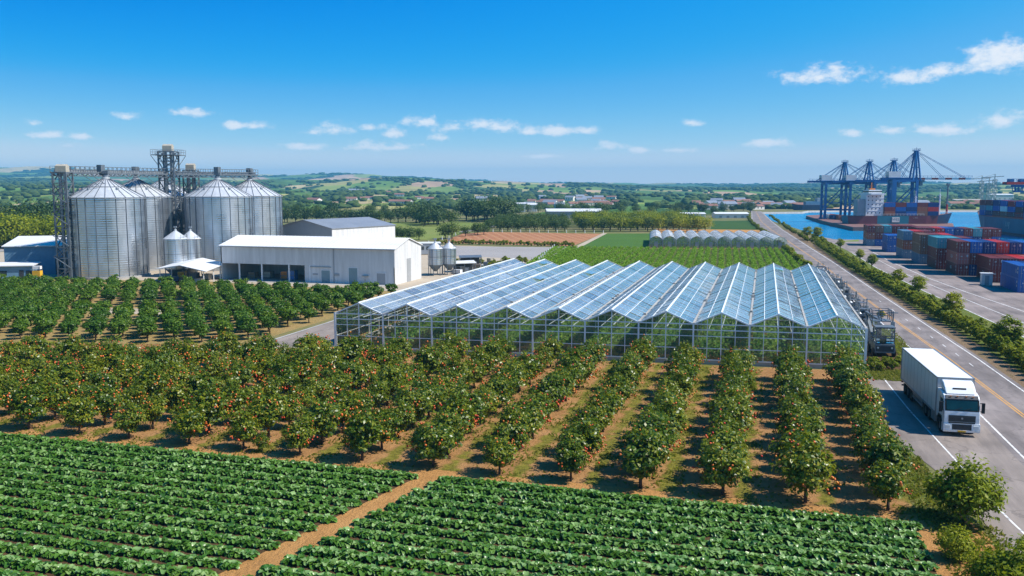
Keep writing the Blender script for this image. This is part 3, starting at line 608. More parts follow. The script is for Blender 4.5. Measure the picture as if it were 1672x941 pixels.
# ------------------------------------------------------------------ orchards
OT = []
for i in range(6):
    r = 1.27+0.1*(i % 3); h = 2.55+0.2*(i % 2)
    OT.append(tree_proto('orange_tree', crown_mesh('citrus_crown', M['orange_leaf'], 40+i, r, h, 0.5, 38, 72, 0.235, 0.56, 0.3, 0.55, core=420), trunk_mesh('citrus_trunk', i, 0.75, 0.085, 0.7, 1.7), fruit_mesh('oranges', 60+i, r+.08, h, 0.5, 34, 0.075)))
def build_orchard():
    rng = random.Random(3); n = 0; cols = [7.3-4.6*i for i in range(22)]
    for ci, cx in enumerate(cols):
        for k in range(13):
            y = 51.0+2.75*k
            lim = (ghy(cx)-2.6) if cx > -47 else (85.5-max(0, (-cx-58))*0.13)
            if y > lim: continue
            if cx < -20 and (y*math.cos(PSI)-cx*math.sin(PSI)) > 87.5: continue
            x = cx+rng.uniform(-.25, .25); y += rng.uniform(-.22, .22) if k else rng.uniform(-.1, .1)
            if not vis(x, y, 2.0, 0.09): continue
            s = rng.uniform(0.8, 1.16)
            plant_tree(OT[rng.randrange(6)], x, y, rng.uniform(0, 6.28), s, 'orange tree, %s back from the cabbages in the %s row left of the lorry' % (ordw(k+1), ordw(ci+1)), 'orange tree', 'orange trees in the front orchard')
            n += 1
    print('orange trees', n)
    for (px, py, s) in [(428,738,0.42)]:
        x, y = G(px, py); plant_tree(OT[1], x, y, 1, s, 'very small young orange tree standing low between the trunks of the front row', 'orange tree', 'orange trees in the front orchard')
build_orchard()
YT = [tree_proto('orchard_tree', crown_mesh('round_crown', M['young_leaf'], 80+i, 1.08, 1.55, 0.55, 20, 50, 0.25, 0.42, 0.25, 0.55, core=180), trunk_mesh('young_trunk', 20+i, 0.6, 0.06, 0.45, 1.1, 4)) for i in range(5)]
def build_orchard2():
    rng = random.Random(8); a = R(38); dy = Vector((-math.sin(a), math.cos(a))); dx = Vector((math.cos(a), math.sin(a)))
    o0 = Vector((-58.5, 89.5)); cand = []
    def inside(x, y):
        poly = [(-57.0,88),(-62,86.5),(-73,82.5),(-96,79),(-174,92),(-174,120),G(-40,469),G(330,476),G(560,487),(-58.5,134)]
        c = False; j = len(poly)-1
        for i in range(len(poly)):
            (xi, yi), (xj, yj) = poly[i], poly[j]
            if (yi > y) != (yj > y) and x < (xj-xi)*(y-yi)/(yj-yi)+xi: c = not c
            j = i
        return c
    for u in range(-45, 40):
        for v in range(-30, 45):
            p = o0+dx*(u*2.85)+dy*(v*2.6); p += Vector((rng.uniform(-.3, .3), rng.uniform(-.3, .3)))
            if not inside(p.x, p.y): continue
            q = Vector(p)-Vector(P(205, 126))
            if abs(q.dot(Vector((HD.x, HD.y)))) < 4.5 and abs(q.dot(Vector((rgt.x, rgt.y)))) < 8.5: continue    # bare pale clearing
            d = vis(p.x, p.y, 1.5, 0.12)
            if d and not vis(p.x, p.y, 1.5, 0.02): d += 500
            if d: cand.append((d, p.x, p.y, u, v))
    cand.sort(); us = sorted({c[3] for c in cand}); vs0 = min(c[4] for c in cand)
    rows = {}
    for c in cand: rows.setdefault(c[3], []).append(c[4])
    n = 0
    for d, x, y, u, v in cand[:300]:
        k = sorted(rows[u]).index(v)+1; c = us[::-1].index(u)+1; n += 1
        plant_tree(YT[rng.randrange(5)], x, y, rng.uniform(0, 6.28), rng.uniform(1.0, 1.4), 'small round green tree, %s from the front, in the %s row left of the greenhouse' % (ordw(k), ordw(c)), 'orchard tree', 'small trees in the middle orchard')
    Vs = []; Fs = []; o = 0; mats = []
    rest = cand[300:]; print('orchard2', len(cand))
    if rest:
        for d, x, y, u, v in rest:
            for me, mi in ((YT[rng.randrange(5)][1][1][1], 0),):
                nv = len(me.vertices); a = np.empty(nv*3, np.float32); me.vertices.foreach_get('co', a); a = a.reshape(-1, 3); s = rng.uniform(1.0, 1.4)
                f = np.arange(nv).reshape(-1, 4)+o; t = rng.uniform(0, 6.28)
                Vs.append(np.stack([(a[:, 0]*math.cos(t)-a[:, 1]*math.sin(t))*s+x, (a[:, 0]*math.sin(t)+a[:, 1]*math.cos(t))*s+y, a[:, 2]*s], 1)); Fs.append(f); o += nv
        ob = link('orchard_rows', npmesh('orchard_rows', np.concatenate(Vs), np.concatenate(Fs), M['young_leaf'])); tag(ob, 'farther rows of small round green trees reaching back towards the silos', 'orchard trees', None, 'stuff')
build_orchard2()
flat('bare_clearing', [P(150,124), P(262,122.5), P(268,128.5), P(140,129)], 0.03, M['yard'])
def scatter_grass():
    rng = np.random.default_rng(21); pts = []
    while len(pts) < 15000:
        x = rng.uniform(-70, 9); y = rng.uniform(49.2, 88)
        if y > (ghy(x)-0.8 if x > -46 else 84): continue
        ph = ((x-3.9) % 4.6)
        if abs(ph-2.3) < 1.25 and rng.random() < 0.8: continue
        if mnoise.noise(Vector((x*0.35, y*0.35, 0))) < -0.05: continue
        pts.append((x, y))
    for x0, x1, y0, y1, n in ((8.7,10.6,50,62,1500),(8.8,9.5,62,80,700),(10.4,14.6,86.5,92,2600),(14.3,16.2,89,118,2600),(10.0,12.5,36,50,1600),(8.9,10.5,36,50,800)):
        for k in range(n): pts.append((rng.uniform(x0, x1), rng.uniform(y0, y1)))
    for k in range(9000):
        y = rng.uniform(60, 300)**1.0; pts.append((at_y(RR, y)+rng.uniform(3.6, 7.0)*(1 if y < 200 else 0.8), y))
    p = np.array(pts); n = len(p); h = rng.uniform(0.07, 0.22, n); a = rng.uniform(0, 6.28, n); w = rng.uniform(0.06, 0.12, n); ln = rng.normal(0, 0.12, (n, 2))
    b0 = np.stack([p[:, 0]-np.cos(a)*w, p[:, 1]-np.sin(a)*w, np.full(n, 0.01)], 1); b1 = np.stack([p[:, 0]+np.cos(a)*w, p[:, 1]+np.sin(a)*w, np.full(n, 0.01)], 1)
    t = np.stack([p[:, 0]+ln[:, 0], p[:, 1]+ln[:, 1], h], 1)
    V = np.stack([b0, b1, t], 1).reshape(-1, 3); F = np.arange(3*n).reshape(n, 3)
    o = link('grass', npmesh('grass', V, F, M['grass_blade'])); tag(o, 'tufts of yellowish grass between the orange trees and along the verges', 'grass', None, 'stuff')
scatter_grass()
# ------------------------------------------------------------------ lime coloured crop field behind the greenhouse
def crop_strip_mesh(name, rows, mat, h, w, step, rng, size, dens):
    Ps = []
    for (x0, y0, x1, y1) in rows:
        L = math.hypot(x1-x0, y1-y0); n = int(L*dens); t = rng.random(n)
        c = np.stack([x0+(x1-x0)*t+rng.normal(0, w, n), y0+(y1-y0)*t+rng.normal(0, w, n)*0.3, rng.uniform(0.05, h, n)], 1); Ps.append(c)
    Pc = np.concatenate(Ps); Nn = np.tile(np.array([0, -0.2, 1.0]), (len(Pc), 1))
    V, F = leaves(Pc, Nn, size*rng.uniform(0.7, 1.3, len(Pc)), rng, 0.6); return npmesh(name, V, F, mat)
def lime_field():
    rng = np.random.default_rng(4); rows = []
    for k in range(36):
        f = k/35.0
        x0 = -50+f*60.3; x1 = -59.5+f*66.8; rows.append((x0, 153.5 if x0 > -46.5 else 175, x1, 253.5+f*13))
    o = link('field_crop', crop_strip_mesh('field_crop', rows, M['lime_leaf'], 0.7, 0.30, 1, rng, 0.42, 30)); tag(o, 'bright lime green crop in rows behind the large greenhouse', 'field crop', None, 'stuff')
lime_field()
# ------------------------------------------------------------------ glass
def glassmat(name, tint, body, bodyfac, rough=0.04, ior=1.52, boost=1.0, bump=0.15, bs=0.6, through=0.0):
    m, nt, N, L, b = newmat(name); N.remove(b)
    tr = N.new('ShaderNodeBsdfTransparent'); tr.inputs[0].default_value = (*tint, 1)
    gl = N.new('ShaderNodeBsdfGlossy'); gl.inputs['Roughness'].default_value = rough; gl.inputs['Color'].default_value = (1, 1, 1, 1)
    tc = N.new('ShaderNodeTexCoord'); nz = N.new('ShaderNodeTexNoise'); nz.inputs['Scale'].default_value = bs; nz.inputs['Detail'].default_value = 3; L.new(tc.outputs['Object'], nz.inputs['Vector'])
    bp = N.new('ShaderNodeBump'); bp.inputs['Strength'].default_value = bump; bp.inputs['Distance'].default_value = 0.05; L.new(nz.outputs['Fac'], bp.inputs['Height']); L.new(bp.outputs[0], gl.inputs['Normal'])
    fr = N.new('ShaderNodeFresnel'); fr.inputs['IOR'].default_value = ior
    mu = N.new('ShaderNodeMath'); mu.operation = 'MULTIPLY'; mu.use_clamp = True; L.new(fr.outputs[0], mu.inputs[0]); mu.inputs[1].default_value = boost
    df = N.new('ShaderNodeBsdfDiffuse'); df.inputs[0].default_value = (*body, 1)
    n2 = N.new('ShaderNodeTexNoise'); n2.inputs['Scale'].default_value = 0.35; n2.inputs['Detail'].default_value = 6; L.new(tc.outputs['Object'], n2.inputs['Vector'])
    geo = N.new('ShaderNodeNewGeometry'); ad = N.new('ShaderNodeMath'); ad.operation = 'ADD'; L.new(n2.outputs['Fac'], ad.inputs[0]); L.new(geo.outputs['Random Per Island'], ad.inputs[1])
    mr = N.new('ShaderNodeMapRange'); L.new(ad.outputs[0], mr.inputs[0]); mr.inputs[1].default_value = 0.45; mr.inputs[2].default_value = 1.5; mr.inputs[3].default_value = bodyfac*0.65; mr.inputs[4].default_value = bodyfac*1.35
    m1 = N.new('ShaderNodeMixShader'); L.new(mr.outputs[0], m1.inputs[0]); L.new(tr.outputs[0], m1.inputs[1])
    tl = N.new('ShaderNodeBsdfTranslucent'); tl.inputs[0].default_value = (*body, 1); mt = N.new('ShaderNodeMixShader'); mt.inputs[0].default_value = through; L.new(df.outputs[0], mt.inputs[1]); L.new(tl.outputs[0], mt.inputs[2]); L.new(mt.outputs[0], m1.inputs[2])
    m2 = N.new('ShaderNodeMixShader'); L.new(mu.outputs[0], m2.inputs[0]); L.new(m1.outputs[0], m2.inputs[1]); L.new(gl.outputs[0], m2.inputs[2])
    L.new(m2.outputs[0], N['Material Output'].inputs[0]); return m
M['roof_glass'] = glassmat('roof_glass', (0.93,0.98,0.97), (0.7,0.84,0.95), 0.27, 0.05, 1.52, 1.25, 0.12, 0.5, 0.1)  # pale blue body colour stands in for the bright sky reflection
M['wall_glass'] = glassmat('wall_glass', (0.93,0.98,0.96), (0.8,0.92,0.86), 0.07, 0.03, 1.5, 1.5, 0.1, 0.7)
M['film'] = glassmat('greenhouse_film', (0.8,0.86,0.84), (0.95,0.97,0.96), 0.8, 0.35, 1.3, 0.3, 0.4, 1.2, 0.3)
M['film_wall'] = glassmat('greenhouse_film_wall', (0.8,0.9,0.84), (0.95,0.98,0.96), 0.17, 0.2, 1.3, 0.8, 0.3, 1.2, 0.4)
# ------------------------------------------------------------------ large glass greenhouse
def build_greenhouse():
    X0, X1, NB, LEN = -45.4, 10.0, 10, 61.0; EH, RH = 4.15, 5.35; bw = (X1-X0)/NB; rng = random.Random(2)
    g = thing('greenhouse', 'large glass greenhouse with ten gabled bays and white frame behind the orange orchard', 'greenhouse', (0,0,0))
    bx = [X0+i*bw for i in range(NB+1)]; back = lambda x: ghy(x)+LEN+(10-x)*0.02
    MA = M['alu']
    # low plinth
    p = MB()
    def wallstrip(mb, pts, z0, z1, th):
        for a, b in zip(pts[:-1], pts[1:]):
            mb.bar((a[0], a[1], (z0+z1)/2), (b[0], b[1], (z0+z1)/2), th, z1-z0)
    per = [(X0, ghy(X0)), (X1, ghy(X1)), (X1, back(X1)), (X0, back(X0)), (X0, ghy(X0))]
    wallstrip(p, per, 0, 0.42, 0.16); p.build('plinth', M['concrete'], g)
    # glazed walls, each one pane field
    def wall(a, b, name):
        w = MB(); n = max(1, round(math.hypot(b[0]-a[0], b[1]-a[1])/1.38)); zs = [0.44, 1.65, 2.9, 3.55, EH]
        for i in range(n):
            for z0, z1 in zip(zs[:-1], zs[1:]):
                t0 = i/n; t1 = (i+1)/n; j = [rng.uniform(-.012, .012) for _ in range(4)]
                nx, ny = -(b[1]-a[1]), (b[0]-a[0]); ll = math.hypot(nx, ny); nx /= ll; ny /= ll
                q = lambda t, z, k: (a[0]+(b[0]-a[0])*t+nx*j[k], a[1]+(b[1]-a[1])*t+ny*j[k], z)
                w.quad(q(t0, z0, 0), q(t1, z0, 1), q(t1, z1, 2), q(t0, z1, 3))
        return w.build(name, M['wall_glass'], g, fixn=False)
    wall(per[0], per[1], 'front_glazing'); wall(per[2], per[1], 'side_glazing'); wall(per[3], per[0], 'side_glazing'); wall(per[3], per[2], 'back_glazing')
    # frames
    f = MB(); pz = []
    for i in range(NB+1):
        x = bx[i]; y = ghy(x); w = 0.16 if i not in (0, NB) else 0.24
        fp = MB(); fp.bar((x, y-0.02, 0), (x, y-0.02, EH+0.05), w, w); fp.build('front_post', MA, g)
    f = MB(); n = round((X1-X0)/1.385)
    for i in range(n+1):
        x = X0+(X1-X0)*i/n; u = ((x-X0)/bw) % 1.0; top = EH+(RH-EH)*(1-abs(2*u-1))-0.04
        if min(u, 1-u) < 0.02: continue
        f.bar((x, ghy(x)-0.03, 0.42), (x, ghy(x)-0.03, top), 0.07 if abs(u-.5) > .05 else 0.1, 0.07)
    for z, w in ((0.46,0.1),(1.65,0.07),(2.9,0.07),(3.55,0.09),(EH-0.02,0.1)): f.bar((X0, ghy(X0)-0.035, z), (X1, ghy(X1)-0.035, z), w, w)
    f.build('front_frame', MA, g)
    for (xx, nm) in ((X1, 'side_frame'), (X0, 'side_frame')):
        f = MB(); n = 22
        for i in range(n+1):
            y = ghy(xx)+(back(xx)-ghy(xx))*i/n; f.bar((xx, y, 0.4), (xx, y, EH), 0.09, 0.09)
        for z in (0.46, 1.65, 2.9, 3.55): f.bar((xx, ghy(xx), z), (xx, back(xx), z), 0.06, 0.06)
        f.bar((xx, ghy(xx), EH), (xx, back(xx), EH), 0.2, 0.16)
        f.build(nm, MA, g)
    # interior posts and trusses
    f = MB()
    for i in range(1, NB):
        for k in range(1, 10):
            y = ghy(bx[i])+k*6.0; f.bar((bx[i], y, 0), (bx[i], y, EH), 0.11)
    for i in range(NB):
        for k in range(1, 10):
            ym = ghy(bx[i]+bw/2)+k*6.0; f.bar((bx[i]+.1, ym, EH-0.25), (bx[i+1]-.1, ym, EH-0.25), 0.07)
    f.build('inner_frame', MA, g)
    # roof bays
    for i in range(NB):
        a = bx[i]; c = bx[i+1]; m = (a+c)/2; r = MB(); gz = MB(); tri = MB()
        nl = 20
        for (xa, za, xb, zb, s) in ((a, EH, m, RH, 0), (m, RH, c, EH, 1)):
            for k in range(nl):
                for h in (0, 1):
                    t0, t1 = (0, .5) if h == 0 else (.5, 1); xa1 = xa+(xb-xa)*t0; xb1 = xa+(xb-xa)*t1; za1 = za+(zb-za)*t0; zb1 = za+(zb-za)*t1
                    j = [rng.uniform(-.02, .02) for _ in range(4)]
                    y = lambda x, q: ghy(x)+(back(x)-ghy(x))*q/nl
                    e = 0.0; lift = 0.0
                    if rng.random() < 0.025 and h == (1 if s == 0 else 0): lift = 0.28      # an opened vent
                    zz = [za1, zb1, zb1, za1]
                    if lift:
                        if s == 0: zz[0] += lift; zz[3] += lift
                        else: zz[1] += lift; zz[2] += lift
                    gz.quad((xa1, y(xa1, k), zz[0]+j[0]), (xb1, y(xb1, k), zz[1]+j[1]), (xb1, y(xb1, k+1), zz[2]+j[2]), (xa1, y(xa1, k+1), zz[3]+j[3]))
            for k in range(nl+1):
                q = k/nl; r.bar((xa, ghy(xa)+(back(xa)-ghy(xa))*q, za+0.035), (xb, ghy(xb)+(back(xb)-ghy(xb))*q, zb+0.035), 0.075 if k % 4 == 0 else 0.05, 0.05, 0 if k % 4 else 1)
            xm = (xa+xb)/2; zm = (za+zb)/2+0.035; r.bar((xm, ghy(xm), zm), (xm, back(xm), zm), 0.045, 0.05)
            # thin intermediate glazing bars
            for k in range(nl):
                for q2 in (0.5,):
                    q = (k+q2)/nl; r.bar((xa, ghy(xa)+(back(xa)-ghy(xa))*q, za+0.02), (xb, ghy(xb)+(back(xb)-ghy(xb))*q, zb+0.02), 0.022, 0.02)
        r.bar((m, ghy(m)-.05, RH+0.05), (m, back(m)+.05, RH+0.05), 0.16, 0.1)
        for yy in (lambda x: ghy(x)-0.04, lambda x: back(x)+0.04):
            r.bar((a, yy(a), EH), (m, yy(m), RH), 0.13, 0.13); r.bar((m, yy(m), RH), (c, yy(c), EH), 0.13, 0.13)
        e = gz.build('roof_bay', M['roof_glass'], g, fixn=False)
        r.build('glazing_bars', [MA, M['steel']], e)
        for yy in (ghy, back): tri = MB(); tri.add([(a, yy(a), EH), (c, yy(c), EH), (m, yy(m), RH)], [(0, 1, 2)]); tri.build('gable_glazing', M['wall_glass'], e, fixn=False)
    for i in range(NB+1):
        gt = MB(); x = bx[i]; gt.bar((x, ghy(x)-.1, EH+0.06), (x, back(x)+.1, EH+0.06), 0.2, 0.1)
        for k in range(9):
            if 0 < i < NB and rng.random() < 0.5:
                y = ghy(x)+rng.uniform(4, 58); gt.box(x-.14, x+.14, y, y+0.3, EH+.12, EH+.3)
        gt.build('gutter', M['concrete'], g)
    ln = MB()
    for i in range(NB): 
        x = bx[i]+bw*0.5; ln.bar((x, ghy(x)+1, EH-0.5), (x, back(x)-1, EH-0.5), 0.08, 0.08); ln.bar((x-1.3, ghy(x)+1, EH-0.7), (x-1.3, back(x)-1, EH-0.7), 0.05, 0.05); ln.bar((x+1.3, ghy(x)+1, EH-0.7), (x+1.3, back(x)-1, EH-0.7), 0.05, 0.05)
    ln.build('heating_pipe', M['white_paint'], g)
    # crop rows inside, things of their own
    rg = np.random.default_rng(9)
    for i in range(NB):
        for k, u in enumerate((0.17, 0.42, 0.66, 0.90)):
            if i == 0 and k < 2: continue
            x = bx[i]+bw*u; L = LEN-2.4; nn = 2900
            t = rg.random(nn)**1.25*L; pc = np.stack([rg.normal(0, 0.34, nn), t, np.abs(rg.normal(0.0, 1.0, nn))+0.1], 1); pc[:, 2] = np.clip(pc[:, 2]+0.5*np.sin(t*2.1+k)*0.4, 0.08, 3.0)
            V, F = leaves(pc, np.tile([0.35, -0.35, 0.75], (nn, 1)), 0.36*rg.uniform(0.7, 1.35, nn), rg, 0.6, nj=.4)
            o = link('crop_row', npmesh('crop_row', V, F, M['crop_leaf'])); o.location = (x, ghy(x)+0.9, 0.02)
            tag(o, '%s row of leafy crop under the %s glass bay from the road' % (ordw(4-k), ordw(NB-i)), 'crop row', 'crop rows inside the large greenhouse')
build_greenhouse()
# ------------------------------------------------------------------ film tunnels
def build_tunnels():
    rng = np.random.default_rng(3)
    a = Vector(G(1060, 405)); b = Vector(G(1285, 407)); n = 10; w = (b-a).length/n; d = (b-a).normalized(); ang = math.atan2(d.y, d.x)
    EH, RH, LEN = 2.45, 3.65, 38.0
    prof = [(0,0),(0,EH),(w*0.08,EH+0.42),(w*0.25,EH+0.86),(w*0.42,RH-0.08),(w*0.5,RH),(w*0.58,RH-0.08),(w*0.75,EH+0.86),(w*0.92,EH+0.42),(w,EH),(w,0)]
    prof = [(x*0.96+w*0.02, z) for x, z in prof]
    cov = MB(); ns = 13
    for k in range(ns):
        y0 = LEN*k/ns; y1 = LEN*(k+1)/ns
        for (p, q) in zip(prof[:-1], prof[1:]): cov.quad((p[0], y0, p[1]), (q[0], y0, q[1]), (q[0], y1, q[1]), (p[0], y1, p[1]))
    cme = cov.mesh('film_cover', M['film'], False, False)
    fr = MB()
    for k in range(ns+1):
        y = LEN*k/ns
        for (p, q) in zip(prof[:-1], prof[1:]): fr.bar((p[0], y, p[1]), (q[0], y, q[1]), 0.07, 0.09)
    for x in (0.2, 0.38, 0.62, 0.8): fr.bar((w*x, 0, 0), (w*x, 0, EH+1.25-abs(x-.5)*1.5), 0.07)
    fr.bar((0, 0, EH), (w, 0, EH), 0.08); fr.bar((0, 0, 1.3), (w, 0, 1.3), 0.06); fr.bar((w*.5, 0, RH), (w*.5, LEN, RH), 0.09)
    fme = fr.mesh('tunnel_frame', M['steel'])
    en = MB(); en.add([(x, 0.02, z) for x, z in prof], [tuple(range(len(prof)))]); en.add([(x, LEN-0.02, z) for x, z in prof], [tuple(range(len(prof)))]); eme = en.mesh('end_film', M['film_wall'], False, False)
    dr = MB(); dr.box(w*.38, w*.62, -0.05, 0.0, 0.05, 1.9); dme = dr.mesh('tunnel_door', M['grey_door'])
    nn = 1500; pc = np.stack([rng.uniform(0.3, w-.3, nn), rng.uniform(0.5, LEN-1, nn), rng.uniform(0.1, 1.5, nn)], 1)
    V, F = leaves(pc, np.tile([.2, -.4, .8], (nn, 1)), 0.5*rng.uniform(.7, 1.3, nn), rng, 0.6); pme = npmesh('tunnel_crop', V, F, M['crop_leaf'])
    for i in range(n):
        p = a+d*(w*i); t = thing('film_tunnel', 'white film greenhouse tunnel, %s from the left in the row of ten' % ordw(i+1), 'greenhouse', (p.x, p.y, 0), ang-R(1.5), 'white film greenhouse tunnels')
        link('cover', cme, t); link('frame', fme, t); link('end_wall', eme, t)
        if i % 3 != 2: link('door', dme, t)
        o = link('tunnel_crop', pme); o.location = (p.x, p.y, 0.02); o.rotation_euler = (0, 0, ang-R(1.5)); tag(o, 'green crop growing inside the %s white film tunnel from the left' % ordw(i+1), 'crop', 'crops inside the film tunnels')
build_tunnels()
# ------------------------------------------------------------------ grain silos
def silo_metal():
    m, nt, N, L, b = newmat('galvanised_silo_sheet'); tc = N.new('ShaderNodeTexCoord')
    sx = N.new('ShaderNodeSeparateXYZ'); L.new(tc.outputs['Object'], sx.inputs[0])
    at = N.new('ShaderNodeMath'); at.operation = 'ARCTAN2'; L.new(sx.outputs['Y'], at.inputs[0]); L.new(sx.outputs['X'], at.inputs[1])
    ca = N.new('ShaderNodeCombineXYZ')
    fa = N.new('ShaderNodeMath'); fa.operation = 'MULTIPLY'; L.new(at.outputs[0], fa.inputs[0]); fa.inputs[1].default_value = 24/(2*math.pi)
    fl = N.new('ShaderNodeMath'); fl.operation = 'FLOOR'; L.new(fa.outputs[0], fl.inputs[0])
    fz = N.new('ShaderNodeMath'); fz.operation = 'MULTIPLY'; L.new(sx.outputs['Z'], fz.inputs[0]); fz.inputs[1].default_value = 0.9
    fz2 = N.new('ShaderNodeMath'); fz2.operation = 'FLOOR'; L.new(fz.outputs[0], fz2.inputs[0])
    L.new(fl.outputs[0], ca.inputs[0]); L.new(fz2.outputs[0], ca.inputs[1])
    wn = N.new('ShaderNodeTexWhiteNoise'); wn.noise_dimensions = '2D'; L.new(ca.outputs[0], wn.inputs[0])
    oi = N.new('ShaderNodeObjectInfo')
    nz = N.new('ShaderNodeTexNoise'); nz.inputs['Scale'].default_value = 0.45; nz.inputs['Detail'].default_value = 7; mp = N.new('ShaderNodeMapping'); mp.inputs['Scale'].default_value = (1, 1, 0.3); L.new(tc.outputs['Object'], mp.inputs[0]); L.new(mp.outputs[0], nz.inputs['Vector'])
    a = N.new('ShaderNodeMath'); a.operation = 'MULTIPLY_ADD'; L.new(wn.outputs[0], a.inputs[0]); a.inputs[1].default_value = 0.16; 
    a2 = N.new('ShaderNodeMath'); a2.operation = 'MULTIPLY'; L.new(nz.outputs['Fac'], a2.inputs[0]); a2.inputs[1].default_value = 0.84; L.new(a2.outputs[0], a.inputs[2])
    r = ramp(N, [(0.25, (0.46,0.5,0.54)), (0.75, (0.68,0.72,0.76))]); L.new(a.outputs[0], r.inputs[0]); L.new(r.outputs[0], b.inputs['Base Color'])
    rr = N.new('ShaderNodeMapRange'); L.new(wn.outputs[0], rr.inputs[0]); rr.inputs[3].default_value = 0.27; rr.inputs[4].default_value = 0.36; L.new(rr.outputs[0], b.inputs['Roughness'])
    b.inputs['Metallic'].default_value = 0.92
    wv = N.new('ShaderNodeMath'); wv.operation = 'MULTIPLY'; L.new(sx.outputs['Z'], wv.inputs[0]); wv.inputs[1].default_value = 2*math.pi*2.2
    sn = N.new('ShaderNodeMath'); sn.operation = 'SINE'; L.new(wv.outputs[0], sn.inputs[0])
    fr = N.new('ShaderNodeMath'); fr.operation = 'FRACT'; L.new(fz.outputs[0], fr.inputs[0])
    gt = N.new('ShaderNodeMath'); gt.operation = 'GREATER_THAN'; L.new(fr.outputs[0], gt.inputs[0]); gt.inputs[1].default_value = 0.9
    hh = N.new('ShaderNodeMath'); hh.operation = 'MULTIPLY_ADD'; L.new(gt.outputs[0], hh.inputs[0]); hh.inputs[1].default_value = 1.5; L.new(sn.outputs[0], hh.inputs[2])
    bp = N.new('ShaderNodeBump'); bp.inputs['Strength'].default_value = 0.25; bp.inputs['Distance'].default_value = 0.03; L.new(hh.outputs[0], bp.inputs['Height']); L.new(bp.outputs[0], b.inputs['Normal'])
    return m
M['silo'] = silo_metal()
M['silo_roof'] = dull('galvanised_roof_sheet', (0.6,0.62,0.64), 0.5, metal=0.4, var=0.15, scale=0.8)
M['seam'] = dull('silo_stiffener', (0.14,0.16,0.19), 0.55, metal=0.4, var=0.2)
def silo(label, px, f, dia, eave, apex, ladder_ang=None):
    x, y = P(px, f); r = dia/2; s = thing('grain_silo', label, 'silo', (x, y, 0), PSI, 'corrugated grain silos')
    w = MB(); w.lathe([(r, 0.0), (r, eave)], 72); wo = w.build('wall', M['silo'], s, True, False)
    st = MB()
    for k in range(24):
        a = 2*math.pi*(k+0.5)/24; c, sn = math.cos(a), math.sin(a)
        st.bar((c*(r+0.05), sn*(r+0.05), 0.1), (c*(r+0.05), sn*(r+0.05), eave-0.05), 0.1, 0.1)
    st.build('stiffener', M['seam'], s)['kind'] = 'stuff'
    b = MB(); b.lathe([(r+0.35, 0), (r+0.35, 0.35), (r+0.02, 0.36)], 48); b.build('base_ring', M['concrete'], s)
    rf = MB(); rf.lathe([(r+0.22, eave-0.12), (r+0.22, eave+0.02), (0.8, apex-0.35), (0.8, apex), (0.0, apex+0.12)], 48); ro = rf.build('roof', M['silo_roof'], s, False, False)
    rb = MB()
    for k in range(24):
        a = 2*math.pi*(k+0.5)/24; c, sn = math.cos(a), math.sin(a)
        rb.bar((c*(r+0.2), sn*(r+0.2), eave+0.07), (c*0.8, sn*0.8, apex-0.3), 0.10, 0.12)
    rb.build('roof_rib', M['seam'], ro)['kind'] = 'stuff'
    rg = MB(); q = 0.55; rr = r+(0.8-r)*q; zz = eave+(apex-0.35-eave)*q+0.16
    for k in range(24):
        a0 = 2*math.pi*k/24; a1 = 2*math.pi*(k+1)/24; rg.bar((math.cos(a0)*rr, math.sin(a0)*rr, zz), (math.cos(a1)*rr, math.sin(a1)*rr, zz), 0.1)
    for k in range(36):
        a0 = 2*math.pi*k/36; a1 = 2*math.pi*(k+1)/36; q2 = r+0.2
        rg.bar((math.cos(a0)*q2, math.sin(a0)*q2, eave+0.06), (math.cos(a1)*q2, math.sin(a1)*q2, eave+0.06), 0.14)
    rg.build('roof_ring', M['steel_dark'], ro)
    hd = MB()
    for a in (-0.75, -0.35, 0.9):
        rr = r*0.62; c, sn = math.cos(a-1.57), math.sin(a-1.57); z = eave+(apex-eave)*0.36; hd.cyl((c*rr, sn*rr, z), (c*rr, sn*rr, z+0.55), 0.35, 0.3, 10)
    hd.build('roof_vent', M['steel'], ro)
    cp = MB(); cp.cyl((0,0,apex), (0,0,apex+0.9), 0.6, 0.35, 12); cp.box(-.7,.7,-.5,.5,apex+0.75,apex+1.3); cp.build('inlet', M['steel_dark'], s)
    if ladder_ang is not None:
        l = MB(); a = ladder_ang; c, sn = math.cos(a), math.sin(a); t = Vector((-sn, c, 0))*0.25; o = Vector((c*(r+0.3), sn*(r+0.3), 0))
        l.bar(o+t, o+t+Vector((0,0,eave+0.8)), 0.06); l.bar(o-t, o-t+Vector((0,0,eave+0.8)), 0.06)
        for k in range(int(eave/0.5)): l.bar(o+t+Vector((0,0,k*.5+.3)), o-t+Vector((0,0,k*.5+.3)), 0.04)
        l.build('ladder', M['steel'], s)
    return s
silo('corrugated steel grain silo nearest the camera, beside the left lattice tower', 181, 177, 14.5, 15.9, 20.0)
silo('corrugated steel grain silo half hidden behind the nearest one, second from left', 229, 192.5, 14.5, 15.9, 20.0, -0.5)
silo('grain silo at the back, mostly hidden behind the tall central elevator tower', 272, 208, 14.5, 15.9, 20.0)
silo('corrugated steel grain silo rising behind the left end of the long white warehouse', 361, 195, 14.4, 15.9, 20.0, -2.4)
silo('rightmost tall grain silo, partly behind its neighbour and the white warehouse', 412.5, 208, 14.5, 15.9, 20.0)
